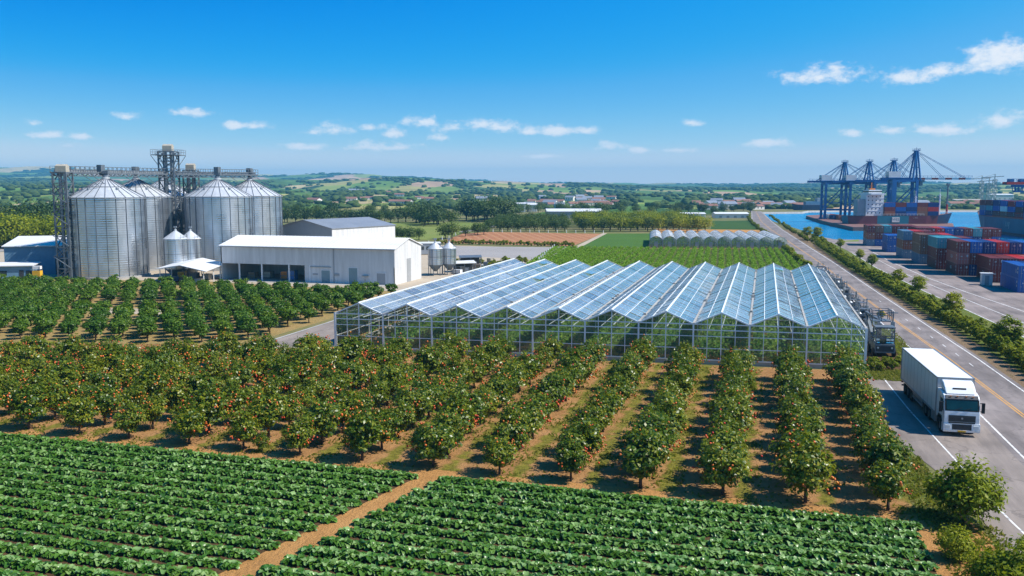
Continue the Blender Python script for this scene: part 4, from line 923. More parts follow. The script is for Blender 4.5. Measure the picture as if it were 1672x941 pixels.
def lattice(mb, w, d, z0, z1, step, lw=0.22, bw=0.1):
    xs = (-w/2, w/2); ys = (-d/2, d/2)
    for x in xs:
        for y in ys: mb.bar((x, y, z0), (x, y, z1), lw)
    n = max(1, round((z1-z0)/step))
    for k in range(n+1):
        z = z0+(z1-z0)*k/n
        for (a, b) in (((xs[0],ys[0]),(xs[1],ys[0])), ((xs[1],ys[0]),(xs[1],ys[1])), ((xs[1],ys[1]),(xs[0],ys[1])), ((xs[0],ys[1]),(xs[0],ys[0]))):
            mb.bar((*a, z), (*b, z), bw)
            if k < n:
                z2 = z0+(z1-z0)*(k+1)/n
                if k % 2: a, b = b, a
                mb.bar((*a, z), (*b, z2), bw)
def railing(mb, pts, z, h=1.1, step=1.3, w=0.055):
    for a, b in zip(pts[:-1], pts[1:]):
        a = Vector((*a, z)); b = Vector((*b, z)); n = max(1, round((b-a).length/step))
        for k in range(n+1): p = a.lerp(b, k/n); mb.bar(p, p+Vector((0,0,h)), w)
        for q in (h, h*0.5): mb.bar(a+Vector((0,0,q)), b+Vector((0,0,q)), w)
def tower(label, px, f, w, d, top, heads, plat=None):
    x, y = P(px, f); t = thing('elevator_tower', label, 'tower', (x, y, 0), PSI, 'lattice elevator towers')
    fr = MB(); lattice(fr, w, d, 0, top, 2.1, 0.28, 0.16); fr.build('lattice_frame', M['steel_dark'], t)
    for s in (-1, 1): c = MB(); c.box(s*w*0.17-0.2, s*w*0.17+0.2, -0.3, 0.3, 0, top+0.6); c.build('bucket_casing', M['steel'], t)
    h = MB(); h.box(-heads*.4, heads*.4, -0.7, 0.7, top, top+1.25); h.prismx([(-0.7, top+1.25), (0.7, top+1.25), (0.0, top+1.6)], -heads*.4, heads*.4); h.build('head_box', M['beige'], t)
    if plat:
        p = MB(); p.box(-plat/2, plat/2, -plat*.4, plat*.4, top-0.9, top-0.75); po = p.build('platform', M['steel_dark'], t)
        r = MB(); e = plat/2; q = plat*.4; railing(r, [(-e,-q),(e,-q),(e,q),(-e,q),(-e,-q)], top-0.75); r.build('railing', M['steel'], po)
        b = MB()
        for sx in (-1, 1):
            for sy in (-1, 1): b.bar((sx*e, sy*q, top-0.9), (sx*w/2, sy*d/2, top-3.2), 0.12)
        b.build('bracket', M['steel_dark'], po)
    st = MB(); z = 0.3; k = 0
    while z < top-2.2:
        a, b = ((-w/2-0.5, -d/2-0.35), (w/2, -d/2-0.35)); a, b = (a, b) if k % 2 == 0 else (b, a); st.bar((*a, z), (*b, z+2.1), 0.22, 0.07); z += 2.1; k += 1
    st.build('stair', M['steel_dark'], t); return t
tower('lattice elevator tower at the left end of the conveyor, before the nearest silo', 112, 171.5, 2.6, 2.6, 20.9, 2.6)
tower('tallest central lattice elevator tower with railed top platform above the silos', 283, 197, 3.4, 3.0, 26.0, 2.6, 6.0)
tower('short lattice elevator tower between the central tower and the right silos', 318, 203, 2.7, 2.6, 21.9, 2.4)
def gallery():
    a = Vector((*P(97, 171.5), 0)); m = Vector((*P(283, 197), 0)); b = Vector((*P(424, 209), 0)); z = 21.0
    t = thing('conveyor_gallery', 'long steel conveyor walkway with railings running over the silo roofs', 'conveyor', (a.x, a.y, 0), 0)
    for (p, q) in ((a, m), (m, b)):
        L = (q-p).length; ang = math.atan2(q.y-p.y, q.x-p.x); rot = Matrix.Translation(p-a) @ Matrix.Rotation(ang, 4, 'Z')
        g = MB(); g.box(0, L, -0.85, 0.85, z-0.25, z-0.1)
        for y in (-0.85, 0.85):
            g.bar((0, y, z-0.1), (L, y, z-0.1), 0.16, 0.3); g.bar((0, y, z-0.75), (L, y, z-0.75), 0.12); n = round(L/2.2)
            for k in range(n): g.bar((L*k/n, y, z-0.1), (L*(k+.5)/n, y, z-0.75), 0.14); g.bar((L*(k+.5)/n, y, z-0.75), (L*(k+1)/n, y, z-0.1), 0.14)
        g.v = [tuple(rot @ Vector(v)) for v in g.v]; g.build('walkway', M['steel_dark'], t)
        r = MB(); railing(r, [(0,-.85),(L,-.85)], z-0.1, 1.25, 1.1, .09); railing(r, [(0,.85),(L,.85)], z-0.1, 1.25, 1.1, .09); r.v = [tuple(rot @ Vector(v)) for v in r.v]; r.build('railing', M['steel_dark'], t)
        c = MB(); c.box(0.4, L-0.4, -0.32, 0.32, z, z+0.55)
        for k in range(int(L/3)): c.box(k*3+0.6, k*3+0.9, -0.4, 0.4, z-0.1, z+0.65)
        c.v = [tuple(rot @ Vector(v)) for v in c.v]; c.build('conveyor_trough', M['steel'], t)
    for px, f in ((174,177),(229,192.5),(361,195),(412.5,208)):
        x, y = P(px, f); d = MB(); d.box(x-a.x-0.55, x-a.x+0.55, y-a.y-.55, y-a.y+.55, z+0.1, z+1.5); d.bar((x-a.x, y-a.y, z), (x-a.x, y-a.y, 20.4), 0.5); d.build('drop_head', M['steel_dark'], t)
    lg = MB()
    for px, f in ((146,172),(160,174),(212,186),(245,190),(383,203),(400,206),(424,209)):
        x, y = P(px, f); lg.bar((x-a.x, y-a.y, z-0.7), (x-a.x+2.2, y-a.y+1.5, 18.3), 0.12)
    lg.build('brace', M['steel_dark'], t)
gallery()
def small_silo(label, px, f, dia, z0, eave, apex, group, cone=True):
    x, y = P(px, f); r = dia/2; s = thing('feed_silo', label, 'silo', (x, y, 0), PSI, group)
    w = MB(); w.lathe([(r, z0), (r, eave)], 40); w.build('wall', M['silo'], s, True, False)
    rf = MB(); rf.lathe([(r+.1, eave-.05), (r+.1, eave+.02), (0.25, apex-.1), (0.25, apex+.2), (0, apex+.25)], 20); ro = rf.build('roof', M['silo_roof'], s, False, False)
    v = MB(); v.cyl((0,0,apex), (0,0,apex+.6), .16); v.box(-.3,.3,-.2,.2,apex+.5,apex+.8); v.build('roof_cap', M['steel'], ro)
    rb = MB(); railing(rb, [(r*math.cos(a*.8)*1.02, r*math.sin(a*.8)*1.02) for a in range(-1, 4)], eave, 0.8, 1.0, 0.04); rb.build('railing', M['steel_dark'], s)
    if cone: h = MB(); h.lathe([(0.3, z0-r*0.9), (r, z0)], 24); h.build('hopper', M['steel_dark'], s, True, False)
    for k in range(6):
        a = 2*math.pi*k/6+.3; l = MB(); l.bar((r*math.cos(a)*.95, r*math.sin(a)*.95, 0), (r*math.cos(a)*.95, r*math.sin(a)*.95, z0+0.5), 0.14); l.build('leg', M['steel_dark'], s)
    sm = MB()
    for k in range(10): a = 2*math.pi*k/10; sm.bar((r*1.01*math.cos(a), r*1.01*math.sin(a), z0), (r*1.01*math.cos(a), r*1.01*math.sin(a), eave), 0.05)
    for z in (z0+.05, (z0+eave)/2, eave-.05):
        for k in range(24): a0 = 2*math.pi*k/24; a1 = 2*math.pi*(k+1)/24; sm.bar((r*1.01*math.cos(a0), r*1.01*math.sin(a0), z), (r*1.01*math.cos(a1), r*1.01*math.sin(a1), z), 0.06)
    sm.build('seam', M['seam'], s)['kind'] = 'stuff'
    return s
small_silo('small corrugated hopper silo standing before the big silos behind the open canopy', 289.5, 176, 4.6, 1.6, 7.7, 9.4, 'small hopper silos by the canopy')
small_silo('slimmer hopper silo tucked close against the right of another behind the canopy', 313.5, 179.5, 4.0, 1.6, 7.5, 9.2, 'small hopper silos by the canopy')
small_silo('left of two small feed silos on legs at the white gable wall', 711.0, 178, 2.95, 2.2, 5.55, 6.85, 'feed silos beside the warehouse gable')
small_silo('right of two small feed silos on legs, beside the gravel yard', 733.5, 180, 2.85, 2.2, 5.5, 6.75, 'feed silos beside the warehouse gable')
# ------------------------------------------------------------------ sheds and warehouses
def warehouse_long():
    x0, x1, y0, y1, eh, rh = -102.2, -65.3, 147.6, 160.6, 6.55, 8.2; ym = (y0+y1)/2
    t = thing('warehouse', 'long white warehouse with open dark bays and sliding doors before the silos', 'warehouse', (x0, y0, 0)); W_ = x1-x0; D = y1-y0
    w = MB(); th = 0.2; xo = 18.3
    w.box(0, W_, 0, th, 3.25, eh); w.box(xo, W_, 0.002, th, 0, 3.25)
    w.prismx([(0.002, 0), (D, 0), (D, eh), (D/2, rh), (0.002, eh)], W_-th, W_+0.003)
    w.prismx([(0, 0), (D, 0), (D, eh), (D/2, rh), (0, eh)], 0, th); w.box(th, W_-th, D-th, D-.002, 0, eh)
    w.build('wall', M['white_panel'], t)
    n = MB(); n.box(xo, xo+.15, th, D-th, 0, 6.0); n.build('inner_wall', M['grey_panel'], t)
    r = MB()
    for s in (0, 1):
        ya, za, yb, zb = (-0.35, eh-0.0, D/2, rh+0.06) if s == 0 else (D/2, rh+0.06, D+0.35, eh-0.0)
        r.add([(-.25, ya, za+.04), (W_+.25, ya, za+.04), (W_+.25, yb, zb+.04), (-.25, yb, zb+.04), (-.25, ya, za+.16), (W_+.25, ya, za+.16), (W_+.25, yb, zb+.16), (-.25, yb, zb+.16)], [(0,3,2,1),(4,5,6,7),(0,1,5,4),(1,2,6,5),(2,3,7,6),(3,0,4,7)])
        for k in range(50): x = -.2+(W_+.4)*k/49; r.bar((x, ya, za+.17), (x, yb, zb+.17), 0.05, 0.04)
    r.build('roof', M['white_roof'], t)
    for px in (359.5, 391, 427.6, 472, 506): x = px_on(px, y0)-x0; c = MB(); c.box(x-.11, x+.11, -0.03, 0.25, 0, 3.3); c.build('column', M['white_paint'], t)
    for pa, pb, h, mt in ((525,539,2.4,'teal_door'),(569.7,584,3.0,'teal_door'),(615,629.5,2.15,'grey_door')):
        xa = px_on(pa, y0)-x0; xb = px_on(pb, y0)-x0; d = MB(); d.box(xa, xb, -0.05, 0.0, 0.02, h); do = d.build('door', M[mt], t)
        fr = MB(); fr.box(xa-.1, xa, -.07, 0, 0, h+.1); fr.box(xb, xb+.1, -.07, 0, 0, h+.1); fr.box(xa, xb, -.07, 0, h, h+.1); fr.build('frame', M['white_paint'], do)
    d = MB(); yb = D*0.44; d.box(W_+.003, W_+.06, yb, yb+1.9, 0.02, 4.5); d.build('door', M['grey_door'], t)
    dp = MB(); x = px_on(545.5, y0)-x0; dp.cyl((x, -.09, 0), (x, -.09, eh), 0.07, n=8); dp.build('downpipe', M['grey_door'], t)
    g = MB(); g.bar((-.2, -.36, eh+.02), (W_+.2, -.36, eh+.02), 0.14); g.build('gutter', M['grey_door'], t)
    s = MB(); s.box(px_on(507, y0)-x0, px_on(541, y0)-x0, -.16, -.02, 2.95, 3.07); s.box(px_on(545, y0)-x0, px_on(554, y0)-x0, -.12, -.01, 1.45, 1.85); s.box(px_on(511,y0)-x0, px_on(519,y0)-x0, -.06, -.01, 1.5, 1.75); s.build('door_rail', M['grey_door'], t)
    b = MB(); b.box(px_on(592, y0)-x0, px_on(602, y0)-x0, -.5, -.02, 1.55, 1.66); b.bar((px_on(597,y0)-x0, -.3, 0), (px_on(597,y0)-x0, -.3, 1.55), .08); b.build('wall_shelf', M['grey_door'], t)
    flat('warehouse_floor', [(x0+.2, y0-2.5), (x1, y0-2.5), (x1, y1-.2), (x0+.2, y1-.2)], 0.03, M['concrete'])
    for k, (u, v, h, mt, lb) in enumerate([(12.1,3.5,1.6,'orange_paint','orange metal crate stored inside the open warehouse bay'),(14.2,2.6,1.9,'blue_plastic','blue plastic container beside the orange crate inside the open warehouse'),(4.5,4.0,1.2,'wood','wooden crate in the leftmost open bay of the warehouse'),(7.4,5.0,1.3,'beige','beige sack bin in the second open bay of the warehouse'),(17.0,4.0,1.1,'yellow_paint','yellow box near the inner wall of the open warehouse')]):
        crate(lb, x0+u, y0+v, 0.035, 1.5, 1.3, h, mt)
def px_on(px, yw):                           # where the sight line of column px meets the facade plane y = yw
    d = pray(px, 450); return d.x/d.y*yw
def crate(label, x, y, z, w, d, h, mt, rz=0.0):
    c = thing('crate', label, 'crate', (x, y, z), rz)
    b = MB(); b.box(-w/2, w/2, -d/2, d/2, 0.12, h); b.build('box', M[mt], c)
    s = MB()
    for a in (-1, 1):
        for e in (-1, 1): s.bar((a*w/2, e*d/2, 0.0), (a*w/2, e*d/2, h+.03), 0.1)
        s.bar((-w/2, a*d/2, h), (w/2, a*d/2, h), 0.08); s.bar((-w/2, a*d/2, .15), (w/2, a*d/2, .15), 0.08); s.bar((-w/2-.01, a*d/2, h*.5), (w/2+.01, a*d/2, h*.5), 0.08)
    s.build('frame', M['steel_dark'], c); return c
warehouse_long()
def gable_shed(name, label, cat, origin, ang, Wd, D, eh, rh, wall, roof, front=None, doors=(), windows=(), group=None):
    t = thing(name, label, cat, (origin[0], origin[1], 0), ang, group)
    w = MB(); w.prism([(0,0),(Wd,0),(Wd,D),(0,D)], 0, eh); w.add([(0.002,0,eh),(Wd-.002,0,eh),(Wd/2,0,rh)], [(0,1,2)]); w.add([(0.002,D,eh),(Wd-.002,D,eh),(Wd/2,D,rh)], [(0,2,1)])
    w.build('wall', wall, t, fixn=False)
    r = MB(); o = .25
    for s in (-1, 1):
        xa = Wd/2+s*(Wd/2+o); za = eh-o*(rh-eh)/(Wd/2)
        r.add([(xa,-o,za+.03),(Wd/2,-o,rh+.03),(Wd/2,D+o,rh+.03),(xa,D+o,za+.03),(xa,-o,za+.16),(Wd/2,-o,rh+.16),(Wd/2,D+o,rh+.16),(xa,D+o,za+.16)], [(0,3,2,1),(4,5,6,7),(0,1,5,4),(1,2,6,5),(2,3,7,6),(3,0,4,7)])
    r.build('roof', roof, t)
    for (x0, x1, z0, z1) in doors: d = MB(); d.box(x0, x1, -.06, .0, z0, z1); d.build('door', M['grey_door'], t)
    for (y0, y1, z0, z1) in windows: d = MB(); d.box(Wd, Wd+.05, y0, y1, z0, z1); d.build('window', M['white_paint'], t)  # panes painted white to stand in for window highlights
    return t
a = Vector(G(541.7, 374, 8)); b = Vector(G(645, 368, 8)); l = Vector(G(468, 371, 8)); dirn = (b-a).normalized(); ang = math.atan2(dirn.y, dirn.x)-math.pi/2
Wd = 18.5; D = (b-a).length
o = a-Vector((math.cos(ang), math.sin(ang)))*Wd
gable_shed('warehouse', 'grey gabled warehouse with pale long side, behind the white warehouse and beside the silos', 'warehouse', (o.x, o.y), ang, Wd, D, 8.0, 9.9, M['grey_panel'], M['grey_roof'], windows=[(D*.3+i*3.0, D*.3+i*3.0+2.3, 4.6, 6.3) for i in range(5)])
e = MB(); e.box(Wd+.004, Wd+.03, .05, D-.05, 0.1, 7.95)
for oo in bpy.data.objects:
    if oo.get('label', '').startswith('grey gabled warehouse'): e.build('side_cladding', M['white_panel'], oo); oo_wh = oo
for ch in oo_wh.children:
    if ch.name.startswith('window'): ch.location.x += 0.03
p0 = Vector(P(9, 178)); p1 = Vector(P(118, 181)); d = (p1-p0).normalized(); an = math.atan2(d.y, d.x)
def lean_shed(label, p, an, L, D, hf, hb, wall, roof, name='storage_shed', cat='shed', doors=()):
    t = thing(name, label, cat, (p[0], p[1], 0), an)
    w = MB(); w.prismx([(0,0),(D,0),(D,hb),(0,hf)], 0, L); w.build('wall', wall, t)
    r = MB(); r.add([(-.3,-.4,hf-.02),(L+.3,-.4,hf-.02),(L+.3,D+.3,hb+.05),(-.3,D+.3,hb+.05),(-.3,-.4,hf+.14),(L+.3,-.4,hf+.14),(L+.3,D+.3,hb+.21),(-.3,D+.3,hb+.21)], [(0,3,2,1),(4,5,6,7),(0,1,5,4),(1,2,6,5),(2,3,7,6),(3,0,4,7)]); r.build('roof', roof, t)
    for (x0, x1, z0, z1, mt) in doors: q = MB(); q.box(x0, x1, -.06, 0.0, z0, z1); q.build('door' if z0 < .3 else 'window', M[mt], t)
    return t
lean_shed('low blue-grey shed with pale roof behind the blue cabin, left of the silos', p0, an, (p1-p0).length, 11, 5.9, 7.3, M['blue_panel'], M['white_roof'], doors=[(9.5,12,.05,3.2,'dark')])
p0 = P(-14, 166.5); p1 = P(54, 168); an = math.atan2(p1[1]-p0[1], p1[0]-p0[0])
lean_shed('small blue cabin with flat pale roof at the left edge of the orchard', p0, an, math.hypot(p1[0]-p0[0], p1[1]-p0[1]), 4.5, 2.9, 3.1, M['blue_panel'], M['white_roof'], 'site_cabin', 'cabin', [(5.0,5.8,.05,2.1,'dark'),(1.6,2.8,1.1,2.0,'window'),(6.2,7.2,1.1,2.0,'window')])
def kiosk():
    x, y = P(62, 167.5); t = thing('feed_bin', 'yellow and white bin standing between the blue cabin and the blue-grey shed', 'bin', (x, y, 0), PSI)
    b = MB(); b.box(-.75,.75,-.5,.5,.9,2.0); b.build('yellow_panel', M['yellow_paint'], t); b = MB(); b.box(-.7,.7,-.45,.45,2.3,2.9); b.build('top_box', M['white_paint'], t)
    b = MB(); b.box(-.6,.6,-.4,.4,0,.9); b.build('base', M['tarp'], t); b = MB(); [b.bar((sx*.7, sy*.45, 0), (sx*.7, sy*.45, 2.9), .08) for sx in (-1,1) for sy in (-1,1)]; b.build('frame', M['steel_dark'], t)
kiosk()
def canopy():
    a = Vector(G(262, 463)); b = Vector(G(333, 467)); c = Vector(G(366, 452)); t = thing('open_canopy', 'open sided canopy with pale low roof on thin posts beside the warehouse', 'canopy', (a.x, a.y, 0))
    u = b-a; v = (c-b)*0.92; h = 2.7
    for k in ((0,0),(1,0),(0,1),(1,1),(0,.5),(1,.5)):
        p = u*k[0]+v*k[1]; q = MB(); q.bar((p.x, p.y, 0), (p.x, p.y, h), .13); q.build('post', M['white_paint'], t)
    r = MB(); P4 = lambda s, w, z: (u.x*s+v.x*w, u.y*s+v.y*w, z)
    for (s0, s1, z0, z1) in ((-.08, .5, h, h+.9), (.5, 1.08, h+.9, h)):
        lo = [P4(s0,-.06,z0), P4(s1,-.06,z1), P4(s1,1.06,z1), P4(s0,1.06,z0)]; hi = [(x,y,z+.12) for x,y,z in lo]; r.add(lo+hi, [(0,3,2,1),(4,5,6,7),(0,1,5,4),(1,2,6,5),(2,3,7,6),(3,0,4,7)])
    r.build('roof', M['white_roof'], t)
    rng = random.Random(4); items = [('blue_plastic','blue plastic bin'),('wood','brown wooden crate'),('tarp','pale wrapped bale'),('yellow_paint','yellow tool box'),('steel_dark','dark metal bin'),('beige','beige cardboard case')]
    wh = ['at the front left under the open canopy','at the front middle under the open canopy','at the front right under the open canopy','at the back left under the open canopy','at the back middle under the open canopy','at the back right under the open canopy']
    for i in range(6):
        s = .18+.3*(i % 3); w = .25 if i < 3 else .65; p = a+u*s+v*w; mt, nm = items[i]; crate(nm+' '+wh[i], p.x, p.y, 0.03, 1.5, 1.1, rng.uniform(.8, 1.4), mt, rng.uniform(-.3, .3))
canopy()
x, y = P(694, 236); 
def cabin_box(label, px, f, w, d, h, wall, roof, rz=0.0, windows=2):
    x, y = P(px, f); t = thing('site_cabin', label, 'cabin', (x, y, 0), PSI+rz)
    b = MB(); b.box(-w/2,w/2,-d/2,d/2,.15,h); b.build('wall', wall, t); b = MB(); b.box(-w/2-.15,w/2+.15,-d/2-.15,d/2+.15,h,h+.16); b.build('roof', roof, t)
    b = MB(); b.box(w*.2,w*.36,-d/2-.05,-d/2,.15,2.1); b.build('door', M['white_paint'], t)
    for k in range(windows): b = MB(); b.box(-w*.38+k*w*.26,-w*.22+k*w*.26,-d/2-.05,-d/2,h*.45,h*.75); b.build('window', M['window'], t)
    return t
cabin_box('small grey box shed with white end wall, right of the grey warehouse', 700, 236, 6.2, 5, 3.0, M['grey_panel'], M['white_roof'], 0.15)
def leanto(label, px, f, w, d, h, roofm, rz):
    x, y = P(px, f); t = thing('open_canopy', label, 'canopy', (x, y, 0), PSI+rz)
    r = MB(); r.add([(-w/2,-d/2,h-.25),(w/2,-d/2,h-.15),(w/2,d/2,h+.1),(-w/2,d/2,h),(-w/2,-d/2,h-.13),(w/2,-d/2,h-.03),(w/2,d/2,h+.22),(-w/2,d/2,h+.12)], [(0,3,2,1),(4,5,6,7),(0,1,5,4),(1,2,6,5),(2,3,7,6),(3,0,4,7)]); r.build('roof', roofm, t)
    for sx in (-1, 0, 1):
        for sy in (-1, 1): q = MB(); q.bar((sx*w*.46, sy*d*.44, 0), (sx*w*.46, sy*d*.44, h-.15), .12); q.build('post', M['steel_dark'], t)
    b = MB(); b.box(-w*.42, w*.42, d*.3, d*.4, 0, h-.4); b.build('back_wall', M['dark'], t)
leanto('low canopy with a white roof over dark machinery, right of the feed silos', 757, 186, 5.0, 3.6, 2.1, M['tarp'], 0.2)
leanto('dark low canopy with plants on its roof, farther back in the yard', 768, 200, 5.2, 3.4, 2.2, M['steel_dark'], 0.1)
yr = random.Random(12)
for i, (px, f, mt, lb) in enumerate([(752,184,'dark','dark machine crate under the white canopy, left side'),(762,185,'steel','grey metal bin under the white canopy, right side'),(779,190,'wood','brown crate just right of the white roofed canopy'),(786,192,'tarp','pale bag crate in the yard right of the white roofed canopy'),(793,200,'steel_dark','dark bin between the two yard canopies and the hardstanding'),(801,203,'beige','beige crate farthest right of the yard canopies'),(772,198,'dark','dark machine box under the plant topped canopy'),(747,181,'white_paint','white drum box at the foot of the right feed silo')]):
    x, y = P(px, f); crate(lb, x, y, 0.025, yr.uniform(.9,1.7), yr.uniform(.9,1.4), yr.uniform(.8,1.6), mt, yr.uniform(-.6,.6))
# tall grass roof / scrub around these is part of the verge planting below
def far_hall(label, px0, px1, f, D, eh, rh, wall, roof, name='factory_hall', cat='hall'):
    p0 = Vector(P(px0, f)); p1 = Vector(P(px1, f)); d = (p1-p0).normalized(); an = math.atan2(d.y, d.x); L = (p1-p0).length
    t = thing(name, label, cat, (p0.x, p0.y, 0), an); w = MB(); w.box(0, L, 0, D, 0, eh); w.prismx([(0,eh),(D,eh),(D/2,rh)], 0.01, L-.01); w.build('wall', wall, t)
    r = MB()
    for (ya, za, yb, zb) in ((-.4,eh,D/2,rh+.05),(D/2,rh+.05,D+.4,eh)): r.add([(-.3,ya,za),(L+.3,ya,za),(L+.3,yb,zb),(-.3,yb,zb),(-.3,ya,za+.25),(L+.3,ya,za+.25),(L+.3,yb,zb+.25),(-.3,yb,zb+.25)], [(0,3,2,1),(4,5,6,7),(0,1,5,4),(1,2,6,5),(2,3,7,6),(3,0,4,7)])
    r.build('roof', roof, t)
    for k in range(4): q = MB(); q.box(L*(.12+.22*k), L*(.2+.22*k), -.08, 0, .1, eh*.6); q.build('door', M['grey_door'], t)
far_hall('long low factory hall with grey walls and white roof among the fields', 893, 984, 505, 26, 4.0, 5.2, M['grey_panel'], M['white_roof'])
far_hall('small white annex at the right end of the long factory hall', 987, 1003, 500, 8, 2.2, 2.8, M['white_panel'], M['white_roof'])
far_hall('long low white shed left of the gap behind the film tunnels', 1106, 1152, 512, 9, 2.4, 3.0, M['white_panel'], M['white_roof'], 'farm_shed', 'shed')
far_hall('long low white shed right of the gap behind the film tunnels', 1168, 1222, 512, 9, 2.4, 3.2, M['render_white'], M['white_roof'], 'farm_shed', 'shed')
far_hall('pale boxy farm hall among the trees left of the factory hall', 838, 858, 640, 12, 6.0, 6.6, M['white_panel'], M['white_roof'])
far_hall('second pale boxy farm hall among the trees nearer the factory hall', 861, 877, 650, 12, 5.0, 6, M['render_white'], M['white_roof'])
far_hall('pale warehouse on the far shore under the hills at right', 1618, 1655, 1050, 20, 9, 10, M['white_panel'], M['white_roof'])
far_hall('low sandy shed on the far shore behind the moored ship', 1560, 1604, 950, 16, 4, 5, M['beige'], M['beige'])
# ------------------------------------------------------------------ shipping containers
CW, CL, CH = 2.3, 11.4, 2.3
CCOL = {'maroon':(0.17,0.035,0.03),'red':(0.42,0.03,0.025),'blue':(0.02,0.10,0.33),'navy':(0.015,0.04,0.15),'teal':(0.07,0.27,0.32),'rust':(0.26,0.09,0.045),'grey blue':(0.1,0.19,0.28),'brown':(0.2,0.1,0.06),'white':(0.6,0.62,0.63),'pale red':(0.36,0.11,0.09)}
CM = {k: dull(k.replace(' ', '_')+'_container_paint', tuple(min(.8, c*1.3) for c in v), 0.5, var=0.16, scale=0.9, spec=0.35, stretch=(1, 1, 0.35)) for k, v in CCOL.items()}
M['marks'] = dull('pale_stencil_marks', (0.6,0.62,0.62), 0.6, var=0.15, scale=3)
CMESH = {}
def container_meshes(col, L):
    k = (col, L)
    if k in CMESH: return CMESH[k]
    b = MB(); w, h = CW, CH; t = 0.035; n = int(L/0.3)
    b.box(0.03, w-.03, 0.06, L-.03, 0.06, h-.1)
    for x in (0, w-.09):
        for y in (0, L-.12): b.box(x, x+.09, y, y+.12, 0, h)
    for x in (0, w-.07): b.box(x, x+.07, .12, L-.12, 0, .14); b.box(x, x+.07, .12, L-.12, h-.12, h-.02)
    for i in range(n):                                   # corrugation
        y = .2+(L-.4)*i/n
        for x in (-.004, w-.036): b.box(x, x+.04, y, y+.15, .14, h-.12)
    for i in range(n//2): y = .2+(L-.4)*i/(n//2); b.box(.1, w-.1, y, y+.3, h-.1, h-.055)
    for y in (0, L-.06): b.box(.09, w-.09, y, y+.06, h-.14, h); b.box(.09, w-.09, y, y+.06, 0, .12)
    rng = random.Random(hash(col) % 100)
    b.box(-.014, -.005, .5, .85, h-.75, h-.3, 1); b.box(-.014, -.005, .5, .8, .9, 1.3, 1)
    body = b.mesh('container_body', [CM[col], M['marks']])
    doors = []
    for s in (0, 1):
        d = MB(); x0 = .1+s*(w-.2)/2; x1 = x0+(w-.2)/2-.012; d.box(x0, x1, -.012, .055, .12, h-.14)
        d.box(x0+.55*(x1-x0), x0+.85*(x1-x0), -.02, -.01, h-.8, h-.35 if s else h-.6, 1)
        rd = MB()
        for u in (.28, .74): xx = x0+(x1-x0)*u; rd.cyl((xx, -.04, .1), (xx, -.04, h-.1), .025, n=6); rd.box(xx-.05, xx+.22, -.06, -.03, .95, 1.02)
        doors.append((d.mesh('container_door', [CM[col], M['marks']]), rd.mesh('lock_rod', M['steel'])))
    CMESH[k] = (body, doors); return CMESH[k]
def container(col, x, y, z, rz, label, group, L=CL, detail=True):
    body, doors = container_meshes(col, L)
    if not detail:
        o = link('shipping_container', body); o.location = (x, y, z); o.rotation_euler = (0, 0, rz); return tag(o, label, 'container', group)
    t = thing('shipping_container', label, 'container', (x, y, z), rz, group); link('body', body, t)
    for d, rd in doors: do = link('door', d, t); link('lock_rod', rd, do)
    return t
def text_part(name, txt, size, mat, parent, loc, rot, ext=0.006):
    cu = bpy.data.curves.new(name, 'FONT'); cu.body = txt; cu.size = size; cu.extrude = ext; cu.align_x = 'CENTER'; cu.align_y = 'CENTER'; cu.resolution_u = 3
    tmp = bpy.data.objects.new(name, cu); C.objects.link(tmp); dg = bpy.context.evaluated_depsgraph_get(); me = bpy.data.meshes.new_from_object(tmp.evaluated_get(dg)); bpy.data.objects.remove(tmp); bpy.data.curves.remove(cu)
    me.materials.clear(); me.materials.append(mat); o = link(name, me, parent); o.location = loc; o.rotation_euler = rot; return o
GAP = 0.07
TIERS = {1: ['only'], 2: ['lower', 'upper'], 3: ['bottom', 'middle', 'top']}
def block(x, y, cols, desc, seed, zs=1.0):
    """cols: list of columns from the left, each a list of colours from the bottom"""
    rng = random.Random(seed); res = {}
    for c, col in enumerate(cols):
        for k, name in enumerate(col):
            lb = '%s container, %s tier, %s column from left in the %s' % (name, TIERS[len(col)][k], ordw(c+1), desc)
            res[(c, k)] = container(name, x+c*(CW+GAP)+rng.uniform(-.02, .02), y+rng.uniform(-.1, .1), 0.03+k*(CH+.03)*zs, R(rng.uniform(-.4, .4)), lb, 'containers stacked in the port yard'); res[(c, k)].scale = (1, 1, zs)
    return res
B = {}
B['A'] = block(42.2, 166.8, [['blue','blue'],['blue','navy'],['red','navy'],['maroon','pale red']], 'yard block nearest the camera', 1)
B['B'] = block(41.6, 183.5, [['maroon','maroon'],['maroon','maroon'],['pale red','red'],['blue','pale red'],['maroon','red']], 'second yard block', 2)
B['C'] = block(38.2, 196.2, [['maroon','pale red','maroon'],['navy','maroon','blue'],['blue','navy','navy'],['maroon','blue','red'],['navy','maroon','navy'],['maroon','red','blue']], 'third yard block', 3)
B['D'] = block(36.7, 209.5, [['maroon','maroon','teal'],['maroon','navy','teal'],['red','maroon','maroon']], 'fourth yard block', 4)
B['E'] = block(35.4, 223.0, [['grey blue','brown','brown'],['navy','red','maroon'],['maroon','rust','red']], 'fifth yard block', 5)
B['F'] = block(34.0, 239.5, [['grey blue','rust','grey blue'],['blue','maroon','red'],['blue','brown','maroon']], 'sixth yard block', 6)
B['G'] = block(33.2, 262.0, [['blue','blue'],['navy','blue'],['blue','navy']], 'seventh yard block', 7)
B['H'] = block(30.6, 288.5, [['grey blue','rust','maroon'],['blue','maroon','brown'],['navy','brown','teal'],['blue','rust','maroon'],['maroon','red','maroon'],['brown','navy','maroon']], 'farthest yard block', 8, .9)
B['I'] = block(41.6, 268.0, [['maroon','rust','maroon'],['red','maroon','maroon'],['navy','maroon','red'],['blue','navy','blue'],['maroon','red','navy'],['navy','blue','maroon'],['maroon','navy','teal'],['navy','maroon','maroon'],['red','blue','maroon']], 'long block along the quay', 9, .95)
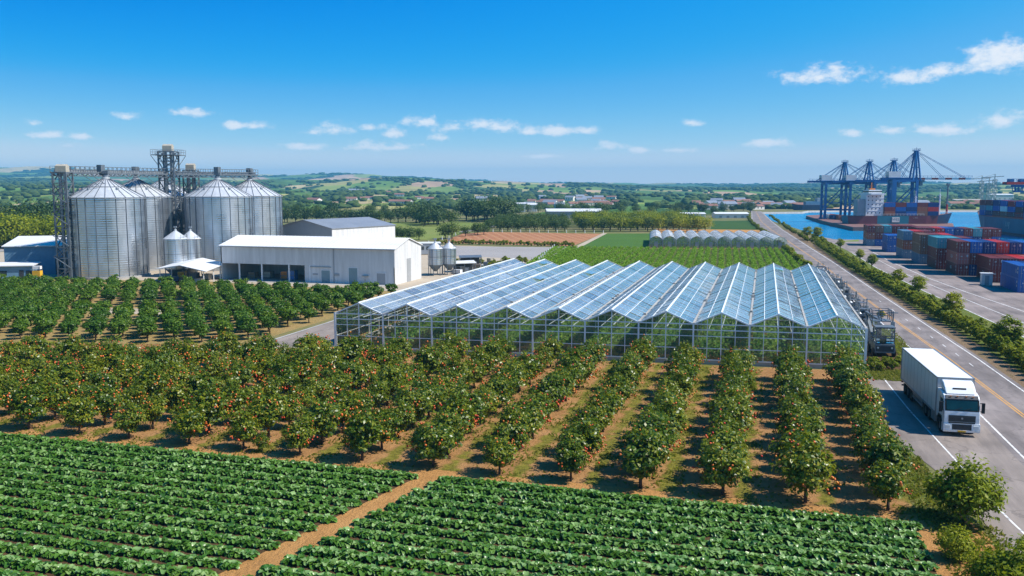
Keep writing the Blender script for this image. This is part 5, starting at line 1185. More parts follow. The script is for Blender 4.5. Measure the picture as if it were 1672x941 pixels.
for (bk, c, k, tx, sz) in (('B',0,0,'C IN',1.1),('C',0,1,'C.SA',0.95),('A',0,1,'U',1.0),('C',0,0,'HSE',0.9),('D',1,0,'PFF',0.55)):
    p = B[bk][(c, k)]
    if tx == 'PFF': text_part('lettering', tx, sz, M['marks'], p, (CW/2, -.07, 1.2), (R(90), 0, 0))
    else: text_part('lettering', tx, sz, M['marks'], p, (-.02, CL*.5 if tx != 'U' else 1.6, 1.25), (R(90), 0, R(-90)))
x, y = G(1621, 461); cab = thing('switch_cabin', 'small weathered white switch cabin wedged between the maroon and blue container stacks', 'cabin', (39.9, 178.6, 0), 0)
b = MB(); b.box(-.9,.9,-.7,.7,0,2.1); b.build('wall', M['tarp'], cab); b = MB(); b.box(-1.05,1.05,-.85,.85,2.1,2.25); b.build('roof', M['white_paint'], cab); b = MB(); b.box(-.4,.3,-.75,-.7,.1,1.8); b.build('door', M['grey_door'], cab)
# ------------------------------------------------------------------ harbour: pier, cranes, ships
pier = [G(1316,352.5,.4), G(1345,361,.4), G(1393,371,.4), G(1420,371,.4)]; pier += [(pier[-1][0]+36, pier[-1][1]+9), (pier[-1][0]+44, pier[-1][1]+55), (pier[0][0]+20, pier[0][1]+40), (pier[0][0]+2, pier[0][1]+12)]
b = MB(); b.prism(pier, -3.0, 0.4); po = b.build('pier', M['deck']); po['kind'] = 'structure'
def crane(label, px, f, gauge, zb, za, back, out, width=7.0, striped=False, house=True, sc=1.0):
    x, y = P(px, f); t = thing('gantry_crane', label, 'crane', (x, y, 0.4), PSI+R(-2), 'blue gantry cranes on the quay'); w = width/2; zb -= .4; za -= .4
    MBl = M['crane_blue']
    for gx in (0, -gauge):
        for s in (-w, w):
            l = MB(); l.bar((gx, s, 0.6), (gx, s, zb+.6), 1.15*sc, 1.0*sc); l.box(gx-.9, gx+.9, s-1.1, s+1.1, 0, .7); l.build('leg', MBl, t)
    f_ = MB()
    for s in (-w, w): f_.bar((0, s, zb*.26), (-gauge, s, zb*.26), .7*sc, .9*sc); f_.bar((0, s, zb*.45), (-gauge, s, zb*.45), .35*sc); f_.bar((-gauge, s, zb*.3), (0, s, zb*.86), .42*sc); f_.bar((0, s, zb), (-gauge, s, zb), .7*sc, .9*sc)
    for gx in (0, -gauge):
        f_.bar((gx, -w, zb*.97), (gx, w, zb*.97), .8*sc, 1.0*sc); f_.bar((gx, -w, zb*.26), (gx, w, zb*.26), .6*sc); f_.bar((gx, -w, zb*.3), (gx, w, zb*.9), .3*sc)
    f_.build('portal_frame', MBl, t)
    bm_ = MB(); 
    for s in (-1.3, 1.3): bm_.bar((-gauge-back, s, zb+1.0), (1.0, s, zb+1.0), .6, 1.1)
    for k in range(int((gauge+back)/2)): xx = -gauge-back+k*2.0; bm_.bar((xx, -1.3, zb+1.0), (xx, 1.3, zb+1.0), .3)
    bm_.build('girder', MBl, t)
    bo = MB(); n = max(1, int(out/3.4))
    for s in (-1.3, 1.3):
        for k in range(n): bo.bar((1.0+(out-1)*k/n, s, zb+1.0), (1.0+(out-1)*(k+1)/n, s, zb+1.0), .55, .95, (k % 2) if striped else 0)
    for k in range(int(out/2)): bo.bar((1+k*2.0, -1.3, zb+1.0), (1+k*2.0, 1.3, zb+1.0), .28)
    bo.build('boom', [M['red_paint'] if striped else MBl, M['tarp'] if striped else MBl], t)
    rl = MB(); railing(rl, [(-gauge-back, -1.7), (out, -1.7)], zb+1.4, 1.1, 2.0, .09); rl.build('railing', MBl, t)
    ap = MB(); 
    for s in (-1, 1):
        ap.bar((-1.9, s*w*.8, zb), (-.35, s*.9, za), .62*sc); ap.bar((1.9, s*w*.8, zb), (.35, s*.9, za), .62*sc); ap.bar((-1.2, s*w*.5, zb+(za-zb)*.45), (1.2, s*w*.5, zb+(za-zb)*.45), .35*sc)
    ap.box(-1.5, 1.5, -1.3, 1.3, za, za+.35); railing(ap, [(-1.5,-1.3),(1.5,-1.3),(1.5,1.3),(-1.5,1.3)], za+.3, .9, 1, .07); ap.bar((0,0,za), (0,0,za+1.9), .14); ap.build('a_frame', MBl, t)
    st = MB()
    for s in (-1.1, 1.1):
        st.bar((0, s*.8, za), (-gauge-back*.5, s, zb+1.4), .22); st.bar((0, s*.8, za), (-gauge*.95, s, zb+1.4), .2); st.bar((0, s*.8, za-.6), (-gauge*.6, s, zb+1.4), .2)
        st.bar((0, s*.8, za), (out*.9, s, zb+1.4), .16); st.bar((0, s*.8, za), (out*.5, s, zb+1.4), .15)
    st.build('stay_cable', M['crane_blue'], t)
    if house:
        h = MB(); h.box(-gauge-2.2, -gauge+3.6, -2.3, 2.3, zb+1.6, zb+4.6); h.build('machine_house', M['tarp'], t)
        h = MB(); h.box(-gauge-2.4, -gauge+3.8, -2.5, 2.5, zb+1.2, zb+1.6); h.build('house_platform', MBl, t)
    tr = MB(); tr.box(2, 4.4, -1.2, 1.2, zb-.6, zb+.4); tr.box(2.2, 3.6, -.9, .9, zb-2.5, zb-.6); tr.build('operator_cab', M['steel_dark'], t)
    return t
crane('blue gantry crane at the left end of the pier, house above its left legs', 1375.5, 492, 11.0, 20.2, 31.8, 9.0, 24)
crane('blue gantry crane second from the left end of the pier', 1415.5, 486, 11.0, 20.2, 32.0, 8.5, 20)
crane('blue gantry crane third from the left, rising behind the ship bridge', 1455, 480, 11.0, 20.6, 32.4, 9.0, 16, house=False)
crane('largest blue gantry crane with a red and white striped boom reaching right', 1490, 440, 11.6, 21.3, 36.0, 5.0, 27.5, 5.4, True, True, 1.15)
def right_crane():
    x, y = P(1752, 340); z = 19.3; t = thing('gantry_crane', 'dark crane boom with hanging spreader entering at the right edge above the ship', 'crane', (x, y, 0.3), PSI)
    g = MB()
    for s in (-1.3, 1.3): g.bar((-28, s, z), (14, s, z), .6, 1.0)
    for k in range(20): g.bar((-28+k*2, -1.3, z), (-28+k*2, 1.3, z), .3)
    g.build('boom', M['red_paint'], t)
    g = MB(); railing(g, [(-28,-1.6),(10,-1.6)], z+.5, 1.2, 1.8, .1)
    for xx in (-26.5, -22.5, -18.5): g.box(xx, xx+1.6, -1, 1, z+.5, z+1.6)
    g.build('walkway', M['crane_blue'], t)
    s = MB(); s.box(-25, -19, -1, 1, z-1.5, z-.6)
    for xx in (-24.5,-23.2,-21.9,-20.5,-19.4): s.bar((xx, -.8, z-1.2), (xx+.2, -.8, z-3.2), .22); s.bar((xx, .8, z-1.2), (xx+.2, .8, z-3.2), .22)
    s.box(-24, -19.8, -1.1, 1.1, z-3.5, z-3.0); s.build('spreader', M['crane_blue'], t)
    c = MB(); c.bar((-18, -1, z+.6), (2, -1, 32), .2); c.bar((-6, 1, z+.6), (2, 1, 32), .2); c.build('stay_cable', M['crane_blue'], t)
    l = MB()
    for gx in (0, 11):
        for sy in (-4, 4): l.bar((gx, sy, 0), (gx, sy, z), 1.1)
    l.bar((0,-4,z), (2,0,32), .6); l.bar((0,4,z), (2,0,32), .6); l.build('leg', M['crane_blue'], t)
right_crane()
def hull_mesh(L, beam, dz, sheer, flare, zbot=-2.2, ncol=2):
    """bow at +x = L, stern at x = 0; sections along x"""
    xs = [0, .02, .1, .27, .56, .72, .84, .92, .97, 1.0]; b = MB(); rows = []
    for s in xs:
        fw = 1.0 if s < .7 else max(0.0, 1-((s-.7)/.3)**2.2); fb = fw if s < .7 else max(0.0, 1-((s-.66)/.29)**1.6) if s < .95 else 0.0
        st = .82 if s == 0 else (.93 if s == .02 else 1)
        zt = dz+sheer*max(0, (s-.75)/.25)**1.5; xb = s*L-(flare*max(0, (s-.8)/.2)) + (1.2 if s == 0 else 0)
        rows.append([(xb, -beam/2*fb*st, zbot), (xb+(s*L-xb)*.35, -beam/2*(fb*.7+fw*.3)*st, 0.3), (s*L, -beam/2*max(fw, .02)*st, zt), (s*L, beam/2*max(fw, .02)*st, zt), (xb+(s*L-xb)*.35, beam/2*(fb*.7+fw*.3)*st, 0.3), (xb, beam/2*fb*st, zbot)])
    return rows
def ship(name, label, bow, stern, beam, dz, sheer, flare, cols, parts):
    d = Vector((bow[0]-stern[0], bow[1]-stern[1])); L = d.length; t = thing(name, label, 'ship', (stern[0], stern[1], ZW), math.atan2(d.y, d.x))
    rows = hull_mesh(L, beam, dz, sheer, flare); n = len(rows); b = MB(); vs = [p for r in rows for p in r]; fs = []; 
    b.add(vs, [])
    for i in range(n-1):
        for j in range(5):
            mi = 0 if j == 2 else (1 if j in (0, 4) else cols(i/(n-1), j)); b.f.append((i*6+j, (i+1)*6+j, (i+1)*6+j+1, i*6+j+1)); b.m.append(2 if j == 2 else mi)
    b.f.append((0,1,2,3,4,5)); b.m.append(0)
    return t, L, b
M['hull_teal'] = dull('teal_hull_paint', (0.02,0.16,0.23), 0.5, var=0.18, scale=0.25); M['hull_red'] = dull('maroon_hull_paint', (0.13,0.03,0.045), 0.5, var=0.2, scale=0.25); M['hull_navy'] = dull('navy_hull_paint', (0.02,0.035,0.09), 0.5, var=0.2, scale=0.3)
M['antifoul'] = dull('red_antifouling', (0.24,0.07,0.07), 0.6, var=0.2, scale=0.3)
def ship_one():
    stern = G(1378, 371, ZW); bow = (G(1553, 371, ZW)[0], G(1553, 371, ZW)[1]); bm_ = 9.5; dz = 5.6
    t, L, b = ship('container_ship', 'container ship with white bridge moored broadside under the blue cranes', bow, stern, bm_, dz, 1.4, 3.6, lambda s, j: 0, None)
    # colours of the plating along the side: maroon stern, teal midships, maroon fore, navy bow
    for i, f in enumerate(b.f):
        if b.m[i] == 0 and len(f) == 4:
            xm = sum(b.v[k][0] for k in f)/4/L; b.m[i] = 3 if (xm < .27 or .56 < xm < .84) else (4 if xm >= .84 else 0)
    b.build('hull', [M['hull_teal'], M['antifoul'], M['deck'], M['hull_red'], M['hull_navy']], t)
    s = MB(); s.box(L*.17, L*.33, -3.6, 3.6, dz, 15.8)
    for z in (8,10,12,14): s.box(L*.17-.1, L*.33+.1, -3.7, 3.7, z, z+.12)
    s.build('superstructure', M['white_paint'], t)
    s = MB(); s.box(L*.10, L*.17, -2.6, 2.6, dz, 13.5); s.build('funnel_casing', M['grey_panel'], t)
    s = MB(); s.box(L*.18, L*.31, -bm_/2-3, bm_/2+3, 15.8, 16.5); s.build('bridge_wing', M['white_paint'], t)
    s = MB(); s.box(L*.19, L*.31, -3.4, 3.4, 16.5, 18.1); br = s.build('wheelhouse', M['white_paint'], t)
    s = MB(); s.box(L*.188, L*.312, -3.45, 3.45, 17.0, 17.6); s.build('window', M['window'], br)
    s = MB(); s.bar((L*.24,0,18.1),(L*.24,0,21.6),.35); s.bar((L*.24,-1.6,20),(L*.24,1.6,20),.2); s.box(L*.22,L*.27,-.8,.8,18.1,18.9); s.build('radar_mast', M['orange_paint'], t)
    w = MB(); rg = random.Random(5)
    for z in (6.8,8.8,10.8,12.8,14.6):
        for k in range(4): x = L*(.185+.036*k); w.box(x, x+.45, -3.66, -3.6, z, z+.55)
    w.build('porthole', M['window'], t)['kind'] = 'stuff'
    for x, h, mt in ((L*.655, 9.5, 'white_paint'), (L*.88, 10.5, 'white_paint')):
        m = MB(); m.cyl((x, 0, dz), (x, 0, dz+h), .45, .3, 10); m.bar((x, -1.5, dz+h*.93), (x, 1.5, dz+h*.93), .22); m.bar((x, 0, dz+h), (x, 0, dz+h+2.5), .16); m.build('mast', M[mt], t)
    x = L*.95; m = MB(); m.cyl((x,0,dz+1),(x,0,dz+5.5),.5,.45,10,0); m.cyl((x,0,dz+5.5),(x,0,dz+14.5),.42,.34,10,1); m.box(x-.6,x+.6,-.6,.6,dz+14.5,dz+15.6,1); m.bar((x,-1.8,dz+12.5),(x,1.8,dz+12.5),.25,.25,1); m.build('foremast', [M['red_paint'], M['steel_dark']], t)
    r = MB(); railing(r, [(L*.02,-bm_/2*.95),(L*.7,-bm_/2*.98)], dz, 1.0, 1.6, .08); railing(r, [(L*.72,-bm_/2*.93),(L*.86,-bm_/2*.7),(L*.97,-.6)], dz+.9, 1.0, 1.6, .08); r.build('railing', M['tarp'], t)
    wn = MB(); 
    for k in range(7): xx = L*(.70+.033*k); wn.box(xx, xx+.7, -1.8+(k % 3), -.8+(k % 3), dz+.1, dz+1.1+.3*(k % 2))
    wn.build('winch', M['tarp'], t)
    pn = MB(); px0 = L*.405; pn.box(px0, px0+3.6, -bm_/2-.16, -bm_/2-.05, 2.55, 5.0); lp = pn.build('name_panel', M['tarp'], t)
    text_part('lettering', 'WES', 1.7, M['hull_teal'], lp, (px0+1.8, -bm_/2-.17, 3.8), (R(90), 0, 0))
    text_part('lettering', '~ ===', .9, M['marks'], t, (L*.62, -bm_/2-.08, 4.6), (R(90), 0, 0))
    # deck cargo, each box its own thing
    mat = t.matrix_basis if False else (Matrix.Translation(t.location) @ Matrix.Rotation(t.rotation_euler.z, 4, 'Z'))
    def put(col, u, v, k, lb):
        p = mat @ Vector((u, v, dz+.15+k*(CH*.9))); o = container(col, p.x, p.y, p.z, t.rotation_euler.z-math.pi/2, lb, 'containers on the ship under the cranes', 6.0, False); o.scale = (1, .84, .88); return o
    layout = [['maroon','grey blue','blue'],['brown','maroon','blue'],['navy','blue','blue'],['blue','navy','maroon'],['brown','rust','maroon'],['red','navy','navy','red']]
    layout = [['rust','maroon','blue'],['navy','blue','maroon'],['blue','navy','blue'],['brown','rust','maroon'],['navy','red','navy']]
    for i, c in enumerate(layout):
        u = L*.337+i*5.25; n = len(c)
        for row, v in enumerate((-bm_/2+CW+.25, -bm_/2+2*CW+.45, bm_/2-.4)):
            for k, col in enumerate(c):
                cc = col if row == 0 else ['maroon','blue','navy','red','rust'][(i*2+k+row*3) % 5]
                if row and k < n-1: continue
                put(cc, u, v, k, '%s container on the crane-side ship, %s tier, %s bay from the bridge, %s row' % (cc, TIERS[3][k], ordw(i+1), ['near','middle','far'][row]))
    return t
ship_one()
def ship_two():
    bow = (94.0, 441.0); stern = (97.5, 352.0); bm_ = 14.0; dz = 6.8
    bow = G(1579, 373.5, ZW); stern = (bow[0]+8, bow[1]-98)
    d = Vector((bow[0]-stern[0], bow[1]-stern[1])).normalized(); side = Vector((-d.y, d.x))
    bow = (bow[0]-side.x*0, bow[1]-side.y*0); stern = (stern[0]+7, stern[1])
    bow = (bow[0]+5, bow[1])
    t, L, b = ship('container_ship', 'teal hulled container ship entering from the right edge, loaded with stacked containers', bow, stern, bm_, dz, 2.0, 7.0, lambda s, j: 0, None)
    b.build('hull', [M['hull_teal'], M['antifoul'], M['deck']], t)
    bt = MB(); bt.box(L*.0, L*.68, bm_/2+.02, bm_/2+.06, -2, 1.1); bt.build('boot_stripe', M['antifoul'], t)
    text_part('lettering', 'I NJ', 3.0, M['marks'], t, (L*.44, bm_/2+.12, 4.2), (R(90), 0, R(180)))
    r = MB(); railing(r, [(L*.1,bm_/2*.97),(L*.72,bm_/2*.97),(L*.9,bm_/2*.6),(L*.985,.4)], dz+.6, 1.2, 1.8, .09); r.build('railing', M['steel_dark'], t)
    w = MB(); 
    for k in range(5): w.box(L*(.86+.02*k), L*(.86+.02*k)+1, -2+k % 3, -1+k % 3, dz+.8, dz+2.2)
    w.build('winch', M['red_paint'], t)
    mat = Matrix.Translation(t.location) @ Matrix.Rotation(t.rotation_euler.z, 4, 'Z')
    lay = [['blue','grey blue','maroon'],['navy','teal','maroon'],['maroon','blue','navy'],['rust','white','blue'],['maroon','blue','red'],['red','maroon','blue'],['blue','navy','maroon'],['white','red','maroon']]
    for i, c in enumerate(lay):
        u = L*.80-i*8.3
        for row in range(4):
            v = bm_/2-.4-row*(CW+.9)
            for k, col in enumerate(c):
                cc = col if row == 0 else ['maroon','blue','navy','red','grey blue','pale red'][(i+2*k+row*3) % 6]
                if row and k < 2: continue
                p = mat @ Vector((u-7.6, v, dz+.3+k*CH*.95)); o = container(cc, p.x, p.y, p.z, t.rotation_euler.z-math.pi/2, '%s container on the right-hand ship, %s tier, %s bay from the bow, %s row' % (cc, TIERS[3][k], ordw(i+1), ['near','second','third','far'][row]), 'containers on the teal ship', 7.6, False)
ship_two()
def far_vessel():
    x, y = G(1292, 346, ZW); x2, y2 = G(1345, 346, ZW)
    t, L, b = ship('cargo_barge', 'dark blue vessel moored far off by the harbour head left of the cranes', (x, y), (x2, y2), 9, 5.5, 1.2, 3, lambda s, j: 0, None); b.build('hull', [M['hull_navy'], M['hull_navy'], M['deck']], t)
    s = MB(); s.box(L*.1, L*.6, -3, 3, 5.5, 8.2); s.build('cargo_hold', M['blue_panel'], t); s = MB(); s.box(L*.1, L*.25, -3, 3, 8.2, 11); s.build('bridge', M['grey_panel'], t)
far_vessel()
rg = random.Random(14)
for i in range(14):
    px = [1378,1384,1390,1362,1366,1352,1356,1396,1360,1382,1388,1370,1348,1394][i]; f = [455,460,452,480,486,500,505,456,496,470,474,476,510,466][i]; x, y = P(px, f); cc = ['maroon','pale red','white','navy','rust','white','red'][i % 7]
    o = container(cc, x, y, 0.4+(2.1 if i in (9,10) else 0)*0, PSI+R(rg.uniform(-6, 6)), '%s container lying on the pier among the crane legs, %s from the left' % (cc, ordw(1+sorted([1378,1384,1390,1362,1366,1352,1356,1396,1360,1382,1388,1370,1348,1394]).index(px))), 'containers on the pier', 6.0, False)
for px, f, h, lb in ((1601,1000,44,'left of the three faint dockside cranes far across the water'),(1613,1020,40,'middle of the three faint dockside cranes far across the water'),(1622,1000,47,'right and tallest of the three faint dockside cranes far across the water'),(1547,1000,0,None)):
    if lb is None: continue
    x, y = P(px, f); t = thing('dock_crane', lb, 'crane', (x, y, 0), PSI, 'faint dockside cranes'); b = MB(); h *= .62; lattice(b, 3, 3, 0, h-2, 3, .5, .25); b.build('mast', M['steel'], t); b = MB(); b.bar((-14, 0, h), (10, 0, h+1.5), .9); b.bar((0,0,h-2),(0,0,h+4),.7); b.bar((-13,0,h),(0,0,h+4),.25); b.build('jib', M['steel'], t)
# ------------------------------------------------------------------ lorry
def rounded(mb, name, mats, parent, width=0.06, seg=2, smooth=True):
    me = mb.mesh(name, mats); bm = bmesh.new(); bm.from_mesh(me); bmesh.ops.remove_doubles(bm, verts=bm.verts, dist=1e-4); bmesh.ops.bevel(bm, geom=[e for e in bm.edges if e.calc_face_angle(0) > .35], offset=width, segments=seg, affect='EDGES', profile=.6); bm.to_mesh(me); bm.free()
    return link(name, me, parent)
M['truck_white'] = dull('truck_white_paint', (0.78,0.8,0.82), 0.28, var=0.03, scale=0.6, spec=0.5)
M['trailer_white'] = dull('trailer_white_panel', (0.76,0.77,0.78), 0.45, var=0.05, scale=0.35, stretch=(1,0.3,1))
M['windscreen'] = dull('tinted_windscreen', (0.008,0.04,0.045), 0.12, var=0.3, scale=1, spec=0.35)
M['lamp_glass'] = dull('headlamp_lens', (0.75,0.76,0.72), 0.12, var=0.1, scale=4, spec=0.8)
def lorry():
    t = thing('lorry', 'white articulated lorry with box trailer parked facing us in the lay-by', 'lorry', (14.2, 68.1, 0.03), R(3.3))
    # trailer
    b = MB(); b.box(-1.26, 1.26, 2.25, 14.5, 1.12, 3.86); tr = rounded(b, 'trailer', M['trailer_white'], t, .03, 1)
    b = MB()
    for x in (-1.275, 1.275):
        b.bar((x, 2.2, 3.84), (x, 14.52, 3.84), .06, .1); b.bar((x, 2.2, 1.14), (x, 14.52, 1.14), .06, .14)
        for y in (2.24, 14.48): b.bar((x*.99, y, 1.1), (x*.99, y, 3.88), .08)
    b.bar((-1.26, 2.22, 3.84), (1.26, 2.22, 3.84), .08); b.bar((-1.26, 14.5, 3.84), (1.26, 14.5, 3.84), .08); b.build('edge_trim', M['steel'], tr)
    b = MB()
    for i in range(9): y = 3.5+1.22*i; b.box(-1.268, -1.258, y, y+.015, 1.2, 3.8); b.box(1.258, 1.268, y, y+.015, 1.2, 3.8)
    b.build('panel_seam', M['grey_door'], tr)['kind'] = 'stuff'
    for s in (-1, 1):
        d = MB(); d.box(s*.64-.6, s*.64+.6, 14.5, 14.55, 1.2, 3.8); do = d.build('rear_door', M['trailer_white'], tr)
        h = MB(); [h.cyl((s*.64+u, 14.57, 1.15), (s*.64+u, 14.57, 3.8), .025, n=6) for u in (-.25,.25)]; h.build('lock_rod', M['steel'], do)
        l = MB(); l.box(s*1.0-.2, s*1.0+.2, 14.5, 14.6, .75, .9); l.build('tail_light', M['red_paint'], t)
    b = MB(); b.box(-.5, .5, 1.2, 14.3, .72, 1.1); b.box(-1.1, 1.1, 9.6, 14.2, .6, .75); b.bar((-1.2, 14.4, .55), (1.2, 14.4, .55), .12); b.build('chassis', M['dark'], t)
    for s in (-1, 1):
        k = MB(); k.box(s*1.2-.03, s*1.2+.03, 6.6, 10.0, .5, .72); k.box(s*1.2-.03, s*1.2+.03, 6.6, 10.0, .8, 1.02)
        for y in (6.7, 8.3, 9.9): k.box(s*1.17-.03, s*1.17+.03, y-.05, y+.05, .5, 1.1)
        k.build('side_guard', M['steel'], t)
        k = MB(); k.box(s*1.0-.22, s*1.0+.22, 2.5, 3.7, .42, 1.0); k.build('fuel_tank', M['steel'], t)
    def wheel(x, y, r=.5, wd=.32):
        w = thing('wheel', None, None, (x, y, r), 0); w.parent = t
        s = 1 if x > 0 else -1
        m = MB(); m.lathe([(r*.56, -wd/2), (r*.92, -wd/2), (r, -wd/2+.05), (r, wd/2-.05), (r*.92, wd/2), (r*.56, wd/2), (r*.56, -wd/2)], 28); m.v = [(z, y_, x_) for x_, y_, z in m.v]; m.build('tyre', M['black'], w, True)
        m = MB(); m.lathe([(0, wd/2-.1), (r*.3, wd/2-.08), (r*.34, wd/2-.14), (r*.5, wd/2-.14), (r*.56, wd/2-.02), (r*.56, -wd/2)], 20); m.v = [(s*z, y_, x_) for x_, y_, z in m.v]; m.build('rim', M['steel'], w, True)
    for s in (-1, 1):
        wheel(s*1.02, 1.25)
        for y in (4.6, 5.75): wheel(s*1.0, y)
        for y in (10.6, 11.85, 13.1): wheel(s*1.05, y)
        f = MB(); f.prismx([(.62,.55),(.62,.95),(.85,1.2),(1.65,1.2),(1.88,.95),(1.88,.55),(1.95,.55),(1.95,1.0),(1.7,1.28),(.8,1.28),(.55,1.0),(.55,.55)], s*1.0-.2, s*1.0+.2); f.build('mudguard', M['dark'], t)
        f = MB(); f.box(s*1.0-.2, s*1.0+.2, 4.0, 6.35, 1.02, 1.07); f.build('rear_mudguard', M['dark'], t)
    # cab
    b = MB(); b.prismx([(.06,.42),(0,.9),(0,1.35),(.04,1.78),(.30,2.72),(.5,2.92),(1.0,3.05),(2.05,3.08),(2.05,.95),(1.95,.95),(1.75,1.3),(.75,1.3),(.55,.95),(.55,.42)], -1.2, 1.2); cb = rounded(b, 'cab', M['truck_white'], t, .07, 3)
    b = MB(); b.prismx([(.55,2.98),(.95,3.1),(2.0,3.12),(2.0,3.78),(1.55,3.72),(1.0,3.4)], -1.05, 1.05); rounded(b, 'roof_deflector', M['truck_white'], cb, .12, 3)
    b = MB(); b.box(-.48,.4,.86,1.2,3.22,3.38); b.build('roof_grille', M['dark'], cb)
    def slab(y0, z0, y1, z1, x0, x1, o=.02, th=.03):      # a thin panel lying on the raked cab front
        n = Vector((0, -(z1-z0), (y1-y0))).normalized(); p = [Vector((x0,y0,z0)), Vector((x1,y0,z0)), Vector((x1,y1,z1)), Vector((x0,y1,z1))]
        m = MB(); m.add([v+n*o for v in p]+[v+n*(o-th) for v in p], [(0,1,2,3),(7,6,5,4),(0,4,5,1),(1,5,6,2),(2,6,7,3),(3,7,4,0)]); return m
    slab(.06,1.86,.285,2.67,-1.15,1.15,.012,.03).build('windscreen_surround', M['black'], cb); slab(.075,1.94,.27,2.6,-1.04,1.04,.022,.03).build('windscreen', M['windscreen'], cb)
    w = MB(); 
    for x in (-.55,.1): w.bar((x, .025, 1.9), (x+.55, .06, 2.12), .03)
    w.build('wiper', M['black'], cb)
    slab(.285,2.68,.5,2.9,-1.1,1.1,.05,.05).build('sun_visor', M['dark'], cb)
    g = MB(); g.box(-.9,.9,-.03,.02,1.1,1.56); 
    for k in range(4): g.box(-.8,.8,-.05,-.03,1.15+.09*k,1.19+.09*k)
    g.build('upper_grille', M['dark'], cb)
    g = MB(); g.box(-.88,.88,-.035,.04,.98,1.07); g.build('trim_bar', M['dark'], cb)
    e = MB(); e.cyl((0,-.07,1.35),(0,-.03,1.35),.07,n=14); e.build('emblem', M['steel'], cb)
    g = MB(); g.box(-.7,.7,-.03,.1,.5,.9)
    for k in range(2): g.box(-.62,.62,-.05,-.03,.6+.13*k,.66+.13*k)
    g.build('lower_grille', M['dark'], cb)
    b = MB(); b.prismx([(-.06,.34),(-.1,.5),(-.06,.95),(.08,.95),(.55,.9),(.55,.34)], -1.22, -.66); b.prismx([(-.06,.34),(-.1,.5),(-.06,.95),(.08,.95),(.55,.9),(.55,.34)], .66, 1.22); b.prismx([(-.06,.34),(-.1,.5),(.05,.5),(.05,.34)], -.66, .66); b.build('bumper', M['truck_white'], cb)
    for s in (-1, 1):
        h = MB(); h.box(s*.95-.17, s*.95+.17, -.115, -.04, .62, .84); h.build('headlight', M['lamp_glass'], cb)
        h = MB(); h.box(s*1.0-.1, s*1.0+.1, -.115, -.05, .42, .5); h.build('fog_light', M['lamp_glass'], cb)
        wn = MB(); wn.add([(s*1.206,.32,1.85),(s*1.206,1.25,1.85),(s*1.206,1.25,2.62),(s*1.206,.48,2.62)], [(0,1,2,3)]); wn.add([(s*1.19,.32,1.85),(s*1.19,1.25,1.85),(s*1.19,1.25,2.62),(s*1.19,.48,2.62)], [(3,2,1,0)]); wn.build('side_window', M['windscreen'], cb)
        m = MB(); m.box(s*1.42-.1, s*1.42+.1, .12, .26, 1.75, 2.5); m.bar((s*1.18,.3,2.45),(s*1.4,.2,2.45),.05); m.bar((s*1.18,.3,1.85),(s*1.4,.2,1.85),.05); m.build('mirror', M['black'], cb)
        dr = MB(); dr.box(s*1.203-.004, s*1.203+.004, .22, .24, 1.0, 1.85); dr.box(s*1.203-.004, s*1.203+.004, 1.34, 1.36, 1.0, 2.7); dr.box(s*1.21-.01, s*1.21+.01, 1.05, 1.25, 1.62, 1.68); dr.build('door_seam', M['dark'], cb)
        sp = MB(); sp.box(s*1.1-.12, s*1.1+.12, 1.98, 2.2, 1.0, 3.1); sp.build('side_fairing', M['truck_white'], cb)
    p = MB(); p.box(-.27,.27,-.125,-.1,.36,.47); p.build('number_plate', M['yellow_paint'], cb)
    for x in (-.75,-.3,.3,.75): l = MB(); l.box(x-.07,x+.07,.3,.36,2.86,2.92); l.build('marker_light', M['orange_paint'], cb)
lorry()
# ------------------------------------------------------------------ machinery strip between greenhouse and road
def boom_lift():
    t = thing('boom_lift', 'dark grey boom lift with cabin frame parked by the greenhouse corner', 'machine', (12.7, 99.6, 0.02), R(4)); S = M['steel_dark']
    b = MB(); b.box(-1.0,1.0,-.9,2.6,.45,1.35); b.prismx([(-.9,1.35),(-.2,1.5),(2.4,1.5),(2.6,1.35)], -.95, .95); b.build('body', M['steel_dark'], t)
    b = MB(); b.box(-.9,.9,-.93,-.9,.6,1.2); b.build('front_panel', M['dark'], t)
    c = MB()
    for x in (-.92,.92):
        for y in (-.75,.75): c.bar((x,y,1.4),(x,y,3.1),.09)
    for z in (2.0, 3.1): c.bar((-.92,-.75,z),(.92,-.75,z),.08); c.bar((-.92,.75,z),(.92,.75,z),.08); c.bar((-.92,-.75,z),(-.92,.75,z),.08); c.bar((.92,-.75,z),(.92,.75,z),.08)
    cf = c.build('cabin_frame', M['steel_dark'], t)
    g = MB(); g.box(-.88,.88,-.72,.72,1.5,3.0); g.build('cabin_glass', M['wall_glass'], cf, fixn=False)
    r = MB(); r.box(-1,1,-.85,.85,3.12,3.22); r.build('cabin_roof', M['steel_dark'], t)
    s = MB(); s.box(-.3,.3,.0,.5,1.4,2.1); s.build('seat', M['black'], t)
    p = MB(); p.box(-1.0,.9,1.2,2.9,3.5,3.6); railing(p, [(-1.0,1.2),(.9,1.2),(.9,2.9),(-1.0,2.9),(-1.0,1.2)], 3.6, 1.15, .9, .07); p.build('platform', M['steel_dark'], t)
    a = MB(); a.bar((-.6,2.4,1.5),(-.9,5.6,3.9),.3,.35); a.bar((-.9,5.6,3.9),(-.2,2.2,3.55),.26,.3); a.bar((-.5,2.0,1.5),(-.3,4.2,3.0),.14); a.build('boom_arm', M['steel_dark'], t)
    for x in (-1.0, 1.0):
        for y in (-.4, 2.0): w = MB(); w.cyl((x-.16,y,.45),(x+.16,y,.45),.45,n=20); w.cyl((x-.18,y,.45),(x+.18,y,.45),.2,n=12); w.build('wheel', M['black'], t)
    h = MB(); [h.cyl((x,-.96,1.0),(x,-.92,1.0),.1,n=12) for x in (-.7,.7)]; h.build('headlight', M['lamp_glass'], t)
boom_lift()
